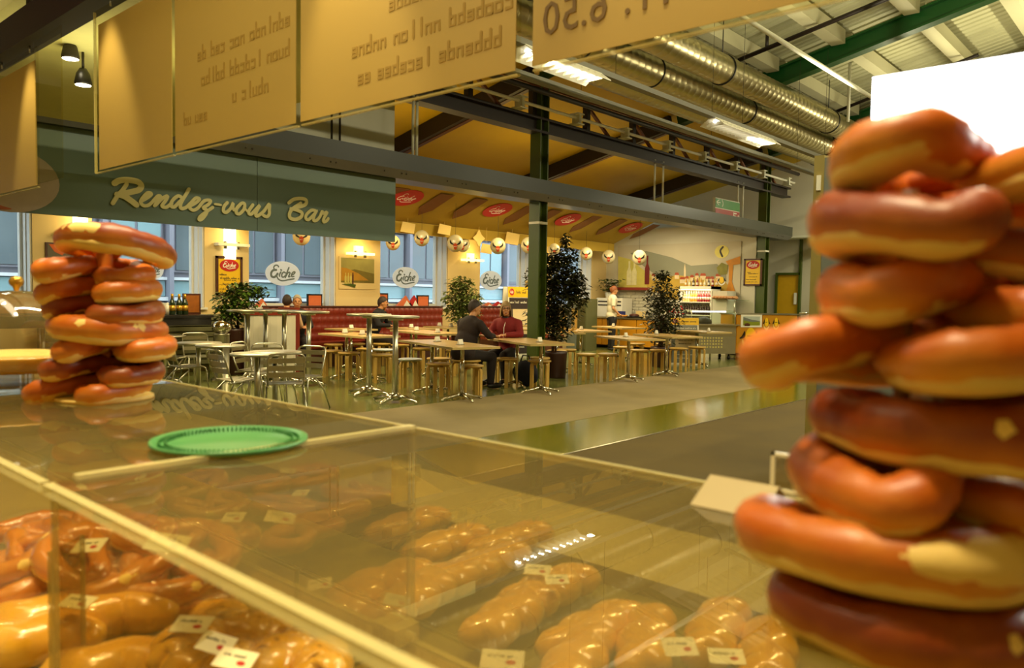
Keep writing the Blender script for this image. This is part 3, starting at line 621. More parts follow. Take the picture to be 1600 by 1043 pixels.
# balloons
m_bal = M('cream foil balloon', (196, 184, 142), .3, .0, var=.04, spec=.8)
BAL = [((471, 369), 12.6, .17, 'peeking out below the bar sign over the couple', m_cream), ((614, 379), 12.0, .15, 'half hidden by the end of the bar sign', m_cream), ((659, 372), 12.0, .165, 'next right of the bar sign end', m_bal), ((711.5, 380), 11.6, .18, 'front one of the overlapping pair', m_bal), ((723, 382), 12.6, .17, 'rear one of the overlapping pair', m_bal),
 ((778, 384), 11.8, .185, 'above the window oval left of the green column', m_bal), ((826, 383), 11.6, .19, 'half hidden by the green column', m_bal), ((866, 390), 11.6, .15, 'hidden among the top leaves of the tall ficus', m_bal), ((916, 396), 12.0, .17, 'in front of the window edge beyond the ficus', m_bal), ((951, 401), 12.2, .19, 'silvery, against the white wall corner', m_bal), ((999, 402), 11.2, .2, 'grey, in front of the mural', m_bal)]
for (x, y), Y_, r, wh, mt in BAL:
    q = at(x, y, 'Y', Y_); t = thing('round_balloon', 'round foil balloon with horned red emblem, %s' % wh, 'balloon', q, 0, 'foil balloons under the awning')
    face = (CPOS-q); face.z = 0; yaw = math.atan2(face.y, face.x)+PI/2; rm = Matrix.Rotation(yaw, 3, 'Z')
    MB().ell((0,0,0), (r*.94, r*.8, r), 20, 12, rm).build('balloon_skin', mt, t)
    MB().cyl((0,0,r), (0,0,max(r+.05, 3.52-(Y_-11)*.4-q.z)), .003, n=5).build('string', m_ink, t)
    mm = lambda u, v, h, r=r, rm=rm: rm @ Vector((u, -(math.sqrt(max(.02, 1-(u/(r*.94))**2-(v/r)**2))*r*.8+.004+h), v))
    o = MB(); o.ribbon([(0, -.28*r), (0, -.58*r)], [r*.5, r*.34], mm, 0, .006, 4); o.build('red_shield', M('brick red balloon print', (186, 70, 34), .4), t)
    o = MB(); o.ribbon([(-.60*r, .34*r), (-.52*r, .02*r), (-.24*r, -.16*r)], [r*.04, r*.2, r*.12], mm, .002, .01, 4); o.ribbon([(.60*r, .34*r), (.52*r, .02*r), (.24*r, -.16*r)], [r*.04, r*.2, r*.12], mm, .002, .01, 4); o.build('dark_horns', m_black, t)
    o = MB(); squiggle(o, -.17*r, .2*r, -.4*r, .13*r, mm, .008, .012, R_); o.build('shield_lettering', m_whitep, t)

# ------------------------------------------------------------------ benches and booth
def bench(x0, x1, lab):
    t = thing('banquette', lab, 'bench', (0,0,0)); n = max(2, int((x1-x0)/.14)); m = MB(); y0 = 12.92; zt = 1.12; zb = .47
    nx = n*4; nz = 16; vs = []
    for i in range(nx+1):
        for j in range(nz+1):
            x = x0+(x1-x0)*i/nx; z = zb+(zt-zb)*j/nz; b_ = abs(math.sin(PI*i/4))**.5*abs(math.sin(PI*j/4))**.5
            vs.append((x, y0-.035*b_, z))
    m.add(vs, [(i*(nz+1)+j, (i+1)*(nz+1)+j, (i+1)*(nz+1)+j+1, i*(nz+1)+j+1) for i in range(nx) for j in range(nz)], True); m.box((x0, y0+.006, zb), (x1, YW-.02, zt)); m.build('tufted_back', m_red, t)
    MB().box((x0, y0-.02, zt), (x1, YW-.02, zt+.03)).build('top_rail', m_brown, t)
    k = int((x1-x0)/.6); m = MB()
    for i in range(k):
        a = x0+(x1-x0)*i/k; b = x0+(x1-x0)*(i+1)/k; MB().box((a+.005, 12.45, .36), (b-.005, 12.92, .47)).build('seat_cushion', m_red, t)
    MB().box((x0, 12.5, 0), (x1, 12.92, .36)).build('bench_base', m_brown, t)
bench(7.75, 12.12, 'long tufted oxblood banquette below the landscape print')
bench(13.35, 16.0, 'tufted oxblood banquette behind the woman in the red jacket')
t = thing('booth_partition', 'white curved booth end panel with oxblood cap behind the bar tables', 'partition', (7.2, 11.95, 0)); t.scale = (.82, .82, 1)
pts = [(.55*math.cos(a), .35*math.sin(a)) for a in np.linspace(PI, 2*PI, 14)]
m = MB(); m.prism(pts+[(.55, .1), (-.55, .1)], lambda u, v, h: Vector((u, v, h)), 0, 1.02); m.build('curved_panel', m_white, t)
m = MB(); m.prism([(u*1.04, v*1.04) for u, v in pts]+[(.57, .12), (-.57, .12)], lambda u, v, h: Vector((u, v, h)), 1.02, 1.10); m.build('leather_cap', m_red, t)
MB().box((.55, -.05, 0), (.66, .62, 1.14)).build('leather_side', m_red, t)
# small things on the sills
def sill_frame(x, y, nm, lab, m1, w_=.28, h_=.24, tent=False):
    q = at(x, y, 'Y', YW+.1); z = ZS
    t = thing(nm, lab, 'menu card', (q.x, YW+.1, z))
    if tent: MB().prism([(-w_/2, 0), (w_/2, 0), (w_*.1, h_)], lambda u, v, h: Vector((u, h, v)), 0, .05).build('card', m1, t); MB().prism([(-w_*.1, 0), (w_*.4, 0), (w_*.12, h_*.6)], lambda u, v, h: Vector((u, -.005-h, v)), 0, .004).build('card_print', m_whitep, t)
    else:
        MB().box((-w_/2, 0, 0), (w_/2, .03, h_)).build('frame', m_black, t); MB().box((-w_/2+.03, -.006, .03), (w_/2-.03, 0, h_-.03)).build('card_print', m1, t)
m_sal = M('salmon card', (216, 110, 60), .6, var=.1)
sill_frame(598, 474, 'framed_card', 'black framed picture card on the sill behind the man leaning on his hand', m_sal, .3, .3)
sill_frame(661, 474, 'framed_card', 'black framed card on the sill at the end of the long banquette', m_sal, .36, .27)
sill_frame(632, 476, 'tent_card', 'salmon peaked cards on the window sill under the white oval', m_sal, .5, .25, True)
sill_frame(646, 476, 'tent_card', 'orange and white peaked card next to the framed sill card', m_redp, .4, .26, True)
sill_frame(762, 478, 'tent_card', 'salmon card lying on the sill beside the bushy plant', m_sal, .5, .12, True)
sill_frame(777, 478, 'tent_card', 'orange card box on the sill behind the woman in red', m_redp, .5, .14, True)
sill_frame(408, 474, 'tent_card', 'small salmon card on the sill above the bar tables', m_sal, .3, .16, True)
sill_frame(492, 474, 'framed_card', 'dark framed card on the sill beside the grey-haired man', m_sal, .35, .26)

# ------------------------------------------------------------------ tables
def cross_foot(m, L, z=.03, r=.018, ang=0):
    for k in range(4):
        a = ang+k*PI/2; m.tube([(0, 0, z+.06), (L*.4*math.cos(a), L*.4*math.sin(a), z+.03), (L*math.cos(a), L*math.sin(a), .025)], [r*1.5, r*1.1, r*.8], 8); m.cyl((L*.97*math.cos(a), L*.97*math.sin(a), 0), (L*.97*math.cos(a), L*.97*math.sin(a), .03), .02, n=8)
    return m
def bistro(nx, ny, L, ang, lab):
    W = .70; e = Vector((math.sin(ang), math.cos(ang), 0)); p = Vector((math.cos(ang), -math.sin(ang), 0)); c = Vector((nx, ny, 0))+e*L/2+p*W/2
    t = thing('cafe_table', lab, 'table', c, -ang, 'rectangular cafe tables')
    MB().box((-W/2, -L/2, .715), (W/2, L/2, .74)).build('table_top', m_top, t)
    m = MB()
    for a, b in (((-W/2-.004, -L/2-.004, .712), (W/2+.004, -L/2, .742)), ((-W/2-.004, L/2, .712), (W/2+.004, L/2+.004, .742)), ((-W/2-.004, -L/2, .712), (-W/2, L/2, .742)), ((W/2, -L/2, .712), (W/2+.004, L/2, .742))): m.box(a, b)
    m.build('edge_band', m_edge, t)
    for s in ((-1, 1) if L > 1.2 else (0,)):
        m = MB(); m.cyl((0, s*L*.27, .05), (0, s*L*.27, .70), .028, n=14); m.box((-.15, s*L*.27-.15, .70), (.15, s*L*.27+.15, .715)); m.build('pedestal', m_chrome, t)
        m = MB(); cross_foot(m, .3); m.build('cross_foot', m_chrome, t, loc=(0, s*L*.27, 0))
    return c, e
def holder(x, y, lab):
    t = thing('menu_holder', lab, 'menu holder', (x, y, .742), .1, 'small holders on the cafe tables')
    MB().box((-.05, -.035, 0), (.05, .035, .012)).build('holder_base', m_alu, t); MB().add([(-.045, -.02, .012), (.045, -.02, .012), (.045, .02, .012), (-.045, .02, .012), (-.045, -.004, .075), (.045, -.004, .075), (.045, .004, .075), (-.045, .004, .075)], [(0,3,2,1),(4,5,6,7),(0,1,5,4),(1,2,6,5),(2,3,7,6),(3,0,4,7)]).build('card', m_whitep, t)
TB = [(6.90, 7.16, 1.72, .29, 'in front of the man in the dark jacket', (.3, -.4)), (8.30, 7.05, 1.50, .40, 'between the dark-clad man and the woman in red', (-.35,)), (8.92, 9.81, 1.55, .24, 'second row, behind the table of the dark-clad man', (.4, -.4)), (7.45, 9.71, 1.3, .05, 'behind the tall bar table poles', (.4, -.1)),
 (8.60, 11.70, .7, 0, 'at the banquette in front of the couple', (0,)), (9.85, 11.5, .7, .1, 'where the man leans on his hand', (0,)), (10.9, 11.5, .8, .1, 'at the end of the long banquette', (-.1, .3)), (10.62, 6.95, 1.15, .45, 'between the tall ficus and the second plant', (.1,)),
 (11.15, 8.9, .8, .3, 'behind the tall ficus', (0,)), (12.0, 6.95, 1.1, .33, 'in front of the pale menu board', (.3,)), (12.3, 9.1, 1.1, .3, 'before the waitress', (0,)), (14.3, 7.5, 1.2, .3, 'beside the perforated cart', (-.3,)), (14.4, 9.6, 1.1, .3, 'far row beside the kitchen counter', (.2,)), (13.3, 11.0, .8, .1, 'behind the woman in red at the banquette', (0,)), (11.4, 10.3, .8, .2, 'bluish one behind the woman in red', (0,))]
for nx, ny, L_, an, wh, hs in TB:
    c, e = bistro(nx, ny, L_, an, 'pale cafe table %s' % wh)
    for h_ in hs: q = c+e*h_; holder(q.x, q.y, '%s card holder on the table %s' % ('single' if len(hs) < 2 else 'nearer' if h_ is hs[1] else 'farther', wh))
# stools
def make_stool():
    t = thing('birch_stool', 'x', 'stool', (0,0,0), 0, 'round birch stools'); n = 28
    MB().lathe([(.165, .425), (.175, .428), (.178, .440), (.175, .450), (.165, .453)], n).build('seat', m_birch, t)
    for k in range(4):
        a = PI/4+k*PI/2; c, s = math.cos(a), math.sin(a); m = MB(); prof = [(.06, .418), (.12, .418), (.15, .410), (.166, .39), (.171, .36), (.171, .0)]; wid = .027; vs = []
        for r, z in prof:
            for off in (-1, 1): vs.append((r*c-off*wid*s, r*s+off*wid*c, z))
        inn = [(.06, .398), (.115, .398), (.135, .392), (.145, .375), (.148, .35), (.148, 0)]
        for r, z in inn:
            for off in (-1, 1): vs.append((r*c-off*wid*s, r*s+off*wid*c, z))
        fs = []
        for i in range(5): fs += [(2*i, 2*i+1, 2*i+3, 2*i+2), (12+2*i, 12+2*i+2, 12+2*i+3, 12+2*i+1), (2*i, 2*i+2, 14+2*i, 12+2*i), (2*i+1, 13+2*i, 15+2*i, 2*i+3)]
        fs += [(0, 12, 13, 1), (10, 11, 23, 22)]; m.add(vs, fs); m.build('leg', m_birch, t)
    return t
STOOLS = [((521,537),'far stool before the banquette beside the first bar table pole'),((519,547),'third stool from the booth partition under the tables behind the bar tables'),((545,550),'front stool just left of the first tall bar pole'),((556,536),'far stool seen just left of the first bar pole, second row'),((572,544),'stool whose seat shows right behind the first bar pole'),((596,536),'far stool by the legs of the man leaning on his hand'),((599,545),'bluish shining seat between the two bar poles, rear one'),((597,553),'front stool between the two tall bar poles'),((625,538),'stool right behind the second bar pole, far one'),((660,543),'stool standing under the second-row table'),((641,560),'stool with bluish shining seat beside the second bar pole'),((685,559),'rear one of two stools under the left half of the front table'),((685,567),'front one of two stools under the left half of the front table'),((691,533),'far stool just behind the second-row tables by the banquette end'),
 ((733,562),'rear one of the overlapping pair at the front table end'),((736,570),'front-most stool at the right end of the front table'),((722,555),'stool the man in dark clothes sits on'),((792,559),'stool in front of the knees of the woman in red'),((842,558),'rear one of two overlapping stools in front of the green column'),((843,562.5),'front one of two overlapping stools in front of the green column'),((916,552),'first front stool to the right of the ficus pot'),((950,552),'second front stool to the right of the ficus pot'),((886,545),'stool right behind the ficus pot'),((972,541),'stool behind the pair right of the ficus'),((1000,546),'stool left of the pair before the pale menu board'),((1030,546),'stool at the foot of the pale menu board, left one'),((995,536),'rear stool in the middle of the right-hand tables'),((1036,536),'rear stool before the dark second plant'),((1060,543),'stool directly in front of the pale menu board'),((1089,541),'last stool of the row, in front of the perforated cart'),((870,547),'stool seen between the green column and the ficus trunk'),((712,546),'stool hidden behind the back of the man in dark clothes'),((786,552),'stool the woman in the red jacket sits on')]
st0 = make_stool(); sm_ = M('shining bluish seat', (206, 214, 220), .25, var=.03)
for i, (p_, lab) in enumerate(STOOLS):
    q = at(*p_, 'Z', .45)
    if 'sits on' in lab: q = Vector((8.17, 8.25, 0)) if 'dark' in lab else Vector((9.45, 8.5, 0))
    rz = R_.uniform(0, PI/2)
    if i == 0: st0.location = (q.x, q.y, 0); st0.rotation_euler.z = rz; st0['label'] = 'round birch stool, '+lab
    else:
        o = dup(st0, (q.x, q.y, .0), rz, 'round birch stool, '+lab)
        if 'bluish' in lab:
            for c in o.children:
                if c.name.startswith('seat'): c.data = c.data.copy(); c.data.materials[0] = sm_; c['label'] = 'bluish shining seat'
# upturned stool standing on a table behind
q = at(915, 528, 'Z', .74); o = dup(st0, (11.7, 9.0, 1.195), .4, 'round birch stool turned upside down on a table behind the ficus'); o.rotation_euler = (PI, 0, .4)
# bar tables
def bar_table(x, y, lab, r=.31, h=1.13, ang=.3):
    t = thing('bar_table', lab, 'bar table', (x, y, 0), ang, 'tall round bar tables')
    MB().lathe([(0, h-.03), (r-.01, h-.03), (r, h-.022), (r, h-.006), (r-.008, h), (0, h)], 40).build('table_top', m_steel, t)
    m = MB(); m.cyl((0,0,.06), (0,0,h-.03), .036, n=18); m.cyl((0,0,h-.06), (0,0,h-.03), .1, n=18); m.build('pole', m_alu, t)
    m = MB(); cross_foot(m, .33, .035, .024); m.lathe([(.07, .03), (.065, .09), (.04, .13)], 18); m.build('cross_foot', m_chrome, t)
for p_, lab in (((576,616),'tall round bar table standing farther from the stools of the two in front'), ((617,628),'tall round bar table next to the bluish stool, nearest to the grey runner'), ((482,602),'tall round bar table beside the aluminium chairs and the booth partition'), ((444,597),'tall bar table in front of the booth partition, third of the row'), ((415,594),'tall bar table in front of the white booth panel, second of the row'), ((387,598),'tall bar table beside the potted shrub, first of the row')):
    q = at(*p_, 'Z', 0); bar_table(q.x, q.y, lab)
# aluminium bistro set
def make_alu_chair():
    t = thing('aluminium_chair', 'x', 'chair', (0,0,0), 0, 'aluminium slatted terrace chairs'); r = .011
    for s in (-1, 1):      # legs: front and rear as one bent tube each, chair faces +x
        m = MB(); m.tube([(.26, s*.25, 0), (.22, s*.235, .25), (.20, s*.225, .42), (.14, s*.22, .445), (-.16, s*.20, .42), (-.2, s*.2, .415)], r, 8); m.build('front_leg', m_alu, t)
        m = MB(); m.tube([(-.32, s*.24, 0), (-.2, s*.22, .25), (-.02, s*.21, .41)], r, 8); m.build('rear_leg', m_alu, t)
    m = MB(); m.tube([(-.14, .2, .42), (-.2, .205, .55), (-.27, .205, .76), (-.275, .18, .795), (-.28, .12, .81), (-.28, -.12, .81), (-.275, -.18, .795), (-.27, -.205, .76), (-.2, -.205, .55), (-.14, -.2, .42)], r, 8); m.build('back_frame', m_alu, t)
    for k in range(5):
        x = -.14+k*.075; m = MB(); m.box((x-.03, -.205, .435+.004*(k-2)**2*.3), (x+.03, .205, .442+.004*(k-2)**2*.3)); m.build('seat_slat', m_alu, t)
    for k, z in enumerate((.56, .64, .73)):
        x = -.2-(z-.55)*.33; m = MB(); m.add([(x-.004+sx, y, z+dz) for dz in (-.03, .03) for y, sx in ((-.2, 0), (-.1, -.015), (.1, -.015), (.2, 0))]+[(x+.003+sx, y, z+dz) for dz in (-.03, .03) for y, sx in ((-.2, 0), (-.1, -.015), (.1, -.015), (.2, 0))],
            [(0,1,5,4),(1,2,6,5),(2,3,7,6),(8,12,13,9),(9,13,14,10),(10,14,15,11),(4,5,13,12),(5,6,14,13),(6,7,15,14),(0,8,9,1),(1,9,10,2),(2,10,11,3),(0,4,12,8),(3,11,15,7)]); m.build('back_slat', m_alu, t)
    return t
CH = [((445,594), 62, 'with its back to the sales counter, closest to the bar tables'), ((368,588), 0, 'facing right at the middle table'), ((470,583), 205, 'turned towards the middle table beside the bar table foot'), ((400,573), -60, 'behind the middle round table'), ((290,568), -5, 'facing right beside the small pretzel stack'), ((312,553), -100, 'behind the table by the black shelf'), ((272,553), 20, 'half hidden behind the pretzel stack'), ((418,578), 240, 'with pale seat behind the middle table')]
ch0 = make_alu_chair()
for i, (p_, dg, lab) in enumerate(CH):
    q = at(*p_, 'Z', .44); o = ch0 if i == 0 else dup(ch0, (q.x, q.y, 0), math.radians(dg), '')
    o.scale = (.93,)*3; o.location = (q.x, q.y, 0); o.rotation_euler.z = math.radians(dg); o['label'] = 'slatted aluminium chair '+lab
def alu_table(p_, lab, r=.3):
    q = at(*p_, 'Z', .72); t = thing('aluminium_table', lab, 'table', (q.x, q.y, 0), .5, 'round aluminium tables')
    MB().lathe([(0, .70), (r-.008, .70), (r, .705), (r, .718), (r-.006, .724), (0, .72)], 36).build('table_top', m_steel, t)
    m = MB(); m.cyl((0,0,.06), (0,0,.70), .032, n=16); m.build('pole', m_alu, t); m = MB(); cross_foot(m, .28, .03, .02); m.build('cross_foot', m_alu, t)
alu_table((402,552), 'round aluminium table among the front terrace chairs')
alu_table((310,535), 'round aluminium table beside the small pretzel stack')
alu_table((344,539), 'round aluminium table half behind the chrome ash bin')
alu_table((258,524), 'round aluminium table half hidden behind the pretzel stack')
alu_table((430,549), 'round aluminium table behind the chair with its back turned')
# shelf with bottles, radiator
t = thing('black_shelf', 'black sideboard shelf on poles under the window beside the potted shrub', 'shelf', (0,0,0))
qa = at(320, 497, 'Y', 12.3); MB().box((3.2, 12.0, .98), (qa.x, 12.7, 1.02)).build('shelf_top', m_black, t); MB().box((3.2, 12.02, .86), (qa.x-.03, 12.06, .98)).build('shelf_apron', m_black, t)
for x in (3.8, 5.3): MB().cyl((x, 12.3, 0), (x, 12.3, .98), .035, n=12).build('pole', m_alu, t)
t = thing('radiator', 'greenish slatted radiator cover below the window behind the terrace chairs', 'radiator', (0,0,0)); mr = M('olive radiator enamel', (126, 124, 84), .5)
for k in range(9): MB().box((4.0, 13.02, .14+k*.095), (7.1, 13.16, .215+k*.095)).build('slat', mr, t)
MB().box((4.0, 13.1, .1), (7.1, 13.18, 1.0)).build('radiator_back', mr, t)
def bottle_mb(m, h=.3, r=.042): return m.lathe([(r*.9, 0), (r, .01), (r, h*.5), (r*.85, h*.62), (r*.36, h*.78), (r*.34, h), (0, h)], 14)
m_bott = M('dark green bottle glass', (28, 44, 12), .12, spec=.8); m_gold = M('gold foil', (196, 150, 50), .3, .6)
for k, (x, wh) in enumerate(((269, 'first of three'), (280, 'middle one of three'), (289, 'last of three, by the picture'))):
    q = at(x, 480, 'Y', 12.35); t = thing('champagne_bottle', 'green champagne bottle with gold label on the black shelf, %s' % wh, 'bottle', (q.x, 12.35, 1.02), 0, 'bottles on the black shelf')
    bottle_mb(MB(), .33, .05).build('bottle_glass', m_bott, t); MB().lathe([(.051, .06), (.051, .15)], 14).build('bottle_label', m_gold, t); MB().lathe([(.0205, .255), (.02, .332), (0, .334)], 12).build('gold_foil', m_gold, t)
for x, w_, lab in ((300, .3, 'wooden framed picture on the black shelf beside the bottles'), (12, .9, 'dark framed panel on the black shelf behind the cake dome')):
    q = at(x, 478, 'Y', 12.5); t = thing('shelf_picture', lab, 'picture', (q.x, 12.5, 1.02)); MB().box((-w_/2, 0, 0), (w_/2, .03, .34)).build('frame', m_brown, t); MB().box((-w_/2+.03, -.006, .03), (w_/2-.03, 0, .31)).build('print', M('print amber', (150, 84, 20), .5, var=.4, scale=12), t)
q = at(262, 480, 'Y', 12.4); tag(MB().lathe([(.05, 0), (.055, .14), (.03, .16), (0, .2)], 12, (q.x, 12.4, 1.02)).build('white_jug', m_whitep), 'white jug on the black shelf beside the bottles', 'jug')
# chrome ash bin with globe
q = at(346, 520, 'Y', 11.6); t = thing('ash_bin', 'chrome standing ash bin with shining globe in front of the potted shrub', 'bin', (q.x, 11.6, 0))
MB().lathe([(.16, 0), (.16, .03), (.12, .05), (.12, .72), (.13, .74), (0, .74)], 24).build('bin_body', m_steel, t); MB().ell((0,0,.84), (.15,.15,.11), 20, 12).build('globe_lid', m_chrome, t)

# ------------------------------------------------------------------ plants
def leafy(m, c, L, rnd, droop=.5):
    a = rnd.uniform(0, 2*PI); d = Vector((math.cos(a), math.sin(a), -droop*rnd.uniform(.2, 1.6))).normalized(); s = d.cross(Vector((0,0,1))).normalized()*L*.24; u = s.cross(d).normalized()*L*.06
    c = Vector(c); m.add([c, c+d*L*.4+s, c+d*L, c+d*L*.4-s, c+d*L*.45-u], [(0,1,4), (1,2,4), (2,3,4), (3,0,4)], True)
m_bark = M('plant stem bark', (96, 66, 34), .8, var=.3, scale=20)
def plant(x, y, h, lab, pot_r, pot_h, blobs, leaves, L, mleaf, mpot, seed, nm='potted_ficus', stems=3):
    rnd = random.Random(seed); t = thing(nm, lab, 'plant', (x, y, 0))
    MB().lathe([(pot_r*.86, 0), (pot_r*.9, .02), (pot_r, pot_h-.04), (pot_r*1.03, pot_h), (pot_r*.93, pot_h), (pot_r*.92, pot_h-.04), (0, pot_h-.04)], 24).build('pot', mpot, t)
    MB().lathe([(pot_r*.9, pot_h-.05), (pot_r*.5, pot_h-.02), (0, pot_h-.01)], 16).build('soil', m_brown, t)
    for k in range(stems):
        a = rnd.uniform(0, 2*PI); pts = [(pot_r*.3*math.cos(a), pot_r*.3*math.sin(a), pot_h-.03)]
        for j in range(1, 6): pts.append((pts[0][0]+rnd.uniform(-.06, .06)*j*.6, pts[0][1]+rnd.uniform(-.06, .06)*j*.6, pot_h+(h-pot_h)*.88*j/5))
        m = MB(); m.tube(pts, [.018, .016, .014, .012, .008, .004], 7)
        for j in range(1, 5):
            for _ in range(3): a2 = rnd.uniform(0, 2*PI); p0 = Vector(pts[j]); m.tube([p0, p0+Vector((.14*math.cos(a2), .14*math.sin(a2), .1)), p0+Vector((.26*math.cos(a2), .26*math.sin(a2), .08))], [.006, .004, .002], 5)
        m.build('stem', m_bark, t)
    m = MB()
    for (cx, cy, cz, rx, rz, cnt) in blobs:
        for _ in range(int(cnt*leaves)):
            u = Vector((rnd.gauss(0,1), rnd.gauss(0,1), rnd.gauss(0,1))).normalized()*rnd.random()**.45; leafy(m, (cx+u.x*rx, cy+u.y*rx, cz+u.z*rz), L*rnd.uniform(.6, 1.3), rnd)
    o = m.build('foliage', mleaf, t); o['kind'] = 'stuff'
m_lf1 = M('dark glossy leaf', (46, 48, 14), .5, var=.6, scale=9, detail=1); m_lf2 = M('mid green leaf', (66, 92, 26), .32, var=.45, scale=9, detail=1); m_lf3 = M('variegated leaf', (96, 110, 52), .35, var=.6, scale=14, detail=1)
m_potd = M('dark oxblood planter', (52, 24, 14), .4); m_potw = M('pale planter', (170, 160, 130), .5)
q = at(869, 591, 'Z', 0)
plant(q.x+.1, q.y+.1, 2.45, 'tall dark ficus in an oxblood pot right behind the green column', .2, .46, [(0,0,1.7,.42,.42,.9), (.05,-.05,1.35,.42,.45,1), (-.05,.0,.95,.32,.35,.7), (.1,-.1,2.1,.24,.2,.35), (-.12,.1,2.0,.2,.2,.3), (.18,-.16,1.75,.25,.22,.3), (-.22,.24,1.75,.26,.3,.4), (-.2,.22,1.1,.26,.35,.4), (.22,-.25,1.5,.24,.3,.35), (.12,-.08,2.38,.07,.16,.08)], 900, .115, m_lf1, m_potd, 3)
q = at(1033, 573, 'Z', 0)
plant(q.x, q.y, 1.95, 'dark bushy ficus beside the pale menu board', .22, .42, [(0,0,1.45,.42,.3,.9), (0,0,1.05,.44,.38,1), (0,0,.7,.36,.25,.6), (0,.02,1.85,.18,.16,.3)], 800, .1, m_lf1, m_potd, 5)
q = at(722, 480, 'Y', 11.6)
plant(q.x, 11.6, 1.95, 'bushy green and white variegated plant behind the man in dark clothes', .22, .6, [(0,0,1.35,.44,.28,1), (0,0,1.05,.4,.25,.8), (-.05,.0,1.66,.3,.16,.35), (.35,0,1.25,.2,.16,.25)], 800, .11, m_lf3, m_potd, 8, 'potted_variegated_ficus')
q = at(368, 520, 'Y', 12.3)
plant(q.x, 12.3, 1.7, 'leafy shrub in a tall dark planter below the framed yellow poster', .2, .78, [(0,0,1.25,.38,.22,1), (.15,0,1.45,.3,.16,.5), (.4,-.05,1.42,.2,.12,.25), (-.15,0,1.05,.25,.2,.4), (.15,-.1,.9,.2,.2,.3)], 600, .11, m_lf2, m_potd, 11, 'potted_shrub')

# ------------------------------------------------------------------ far end: mural, kitchen counter, cooler, carts
def EW(x, y): q = at(x, y, 'X', XE-.03); return (q.y, q.z)
mpe = lambda u, v, h: Vector((XE-.03-h, u, v))
mu = thing('wall_mural', 'large printed mural of hills, a small town and wine bottles on the end wall', 'mural', (0,0,0))
yl, yr_ = EW(965, 420)[0], EW(1157, 420)[0]; zb_, zt2 = 1.50, 2.90
MB().box((XE-.03, yr_, zb_), (XE-.002, yl, zt2)).build('mural_board', M('mural hazy sky', (196, 186, 158), .6, var=.12, scale=1.3), mu)
def pr(nm, pts, mt, h, par=mu): return MB().prism([EW(*p) for p in pts], mpe, h, h+.003).build(nm, mt, par)
pr('hill_print', [(966,400),(985,405),(1010,425),(1040,440),(1040,455),(966,448)], M('mural pale meadow', (202, 190, 90), .6, var=.25, scale=3), .001)
pr('mountain_print', [(985,395),(1010,392),(1050,402),(1080,415),(1120,412),(1135,425),(1135,440),(1040,440),(1005,415)], M('mural grey mountains', (140, 140, 116), .6, var=.12, scale=2), .002)
pr('meadow_print', [(1010,434),(1060,430),(1130,436),(1150,460),(1060,468),(1012,462)], M('mural ochre meadow', (196, 160, 60), .6, var=.3, scale=4), .005)
mr_ = M('mural red roofs', (168, 72, 34), .6, var=.2, scale=9); mw_ = M('mural pale houses', (226, 204, 160), .6, var=.1, scale=9)
m = MB(); m2 = MB(); rr = random.Random(4)
for x in list(range(1018, 1034, 8))+list(range(1054, 1122, 8)):
    y = 432+rr.uniform(-3, 5); w_ = rr.uniform(6, 10)
    m.prism([EW(x, y), EW(x+w_, y), EW(x+w_-1.5, y-4), EW(x+1.5, y-4)], mpe, .009, .011); m2.prism([EW(x+.5, y+6), EW(x+w_-.5, y+6), EW(x+w_-.5, y), EW(x+.5, y)], mpe, .009, .011)
m.build('roof_print', mr_, mu); m2.build('house_print', mw_, mu)
pr('church_print', [(1069,432),(1069,420),(1070.5,411),(1072,420),(1072,432)], mw_, .012)
pr('tree_print', [(1134,408),(1157,400),(1157,412),(1146,414),(1144,440),(1150,458),(1134,458),(1139,440),(1139,415)], M('mural amber tree', (200, 130, 16), .6, var=.3, scale=6), .009)
pr('leaves_print', [(1120,418),(1128,410),(1138,414),(1136,428),(1124,430)], M('mural green leaves', (130, 126, 40), .6, var=.4, scale=8), .012)
def emblem(mb1, mb2, mb3, cx, cy, s, mpx, h):
    mb1.prism([(cx+.5*s*math.cos(a)*(.9 if math.sin(a) > 0 else 1), cy+.62*s*math.sin(a)) for a in np.linspace(0, 2*PI, 22)[:-1]], mpx, h, h+.004)
    for sg_ in (-1, 1): mb2.ribbon([(cx+sg_*.55*s, cy+.35*s), (cx+sg_*.62*s, cy-.0*s), (cx+sg_*.75*s, cy-.12*s), (cx+sg_*.98*s, cy-.2*s)], [s*.05, s*.3, s*.22, s*.05], mpx, h, h+.004, 4)
    mb3.ribbon([(cx-.72*s, cy-.3*s), (cx-.55*s, cy-.7*s), (cx, cy-.98*s), (cx+.55*s, cy-.7*s), (cx+.72*s, cy-.3*s)], [s*.05, s*.24, s*.3, s*.24, s*.05], mpx, h-.002, h+.001, 5)
a_, b_, c_ = MB(), MB(), MB(); e_ = EW(1128, 437); emblem(a_, b_, c_, e_[0], e_[1], .13, mpe, .014); a_.build('yellow_shield', m_yellow, mu); b_.build('dark_horns', m_black, mu); c_.build('white_crescent', m_whitep, mu)
a_ = MB(); e_ = EW(1128, 393); a_.prism(ellipse(.2, .17, 20, e_[0], e_[1]), mpe, .006, .009); a_.build('pale_badge', M('pale yellow badge', (228, 214, 110), .6), mu)
a_ = MB(); a_.ribbon([(e_[0]-.03, e_[1]+.12), (e_[0]+.04, e_[1]+.02), (e_[0]-.02, e_[1]-.12)], .05, mpe, .01, .012); a_.build('badge_mark', m_ink, mu)
for k, x in enumerate((983, 991)):
    m = MB(); z0 = EW(x, 445)[1]; y0 = EW(x, 445)[0]; m.prism([(y0-.08, z0), (y0+.08, z0), (y0+.08, z0+.38), (y0+.03, z0+.5), (y0+.03, z0+.68), (y0-.03, z0+.68), (y0-.03, z0+.5), (y0-.08, z0+.38)], mpe, .01, .012); m.build('bottle_print', M('mural pale bottle', (222, 214, 160), .6, var=.2, scale=12), mu)
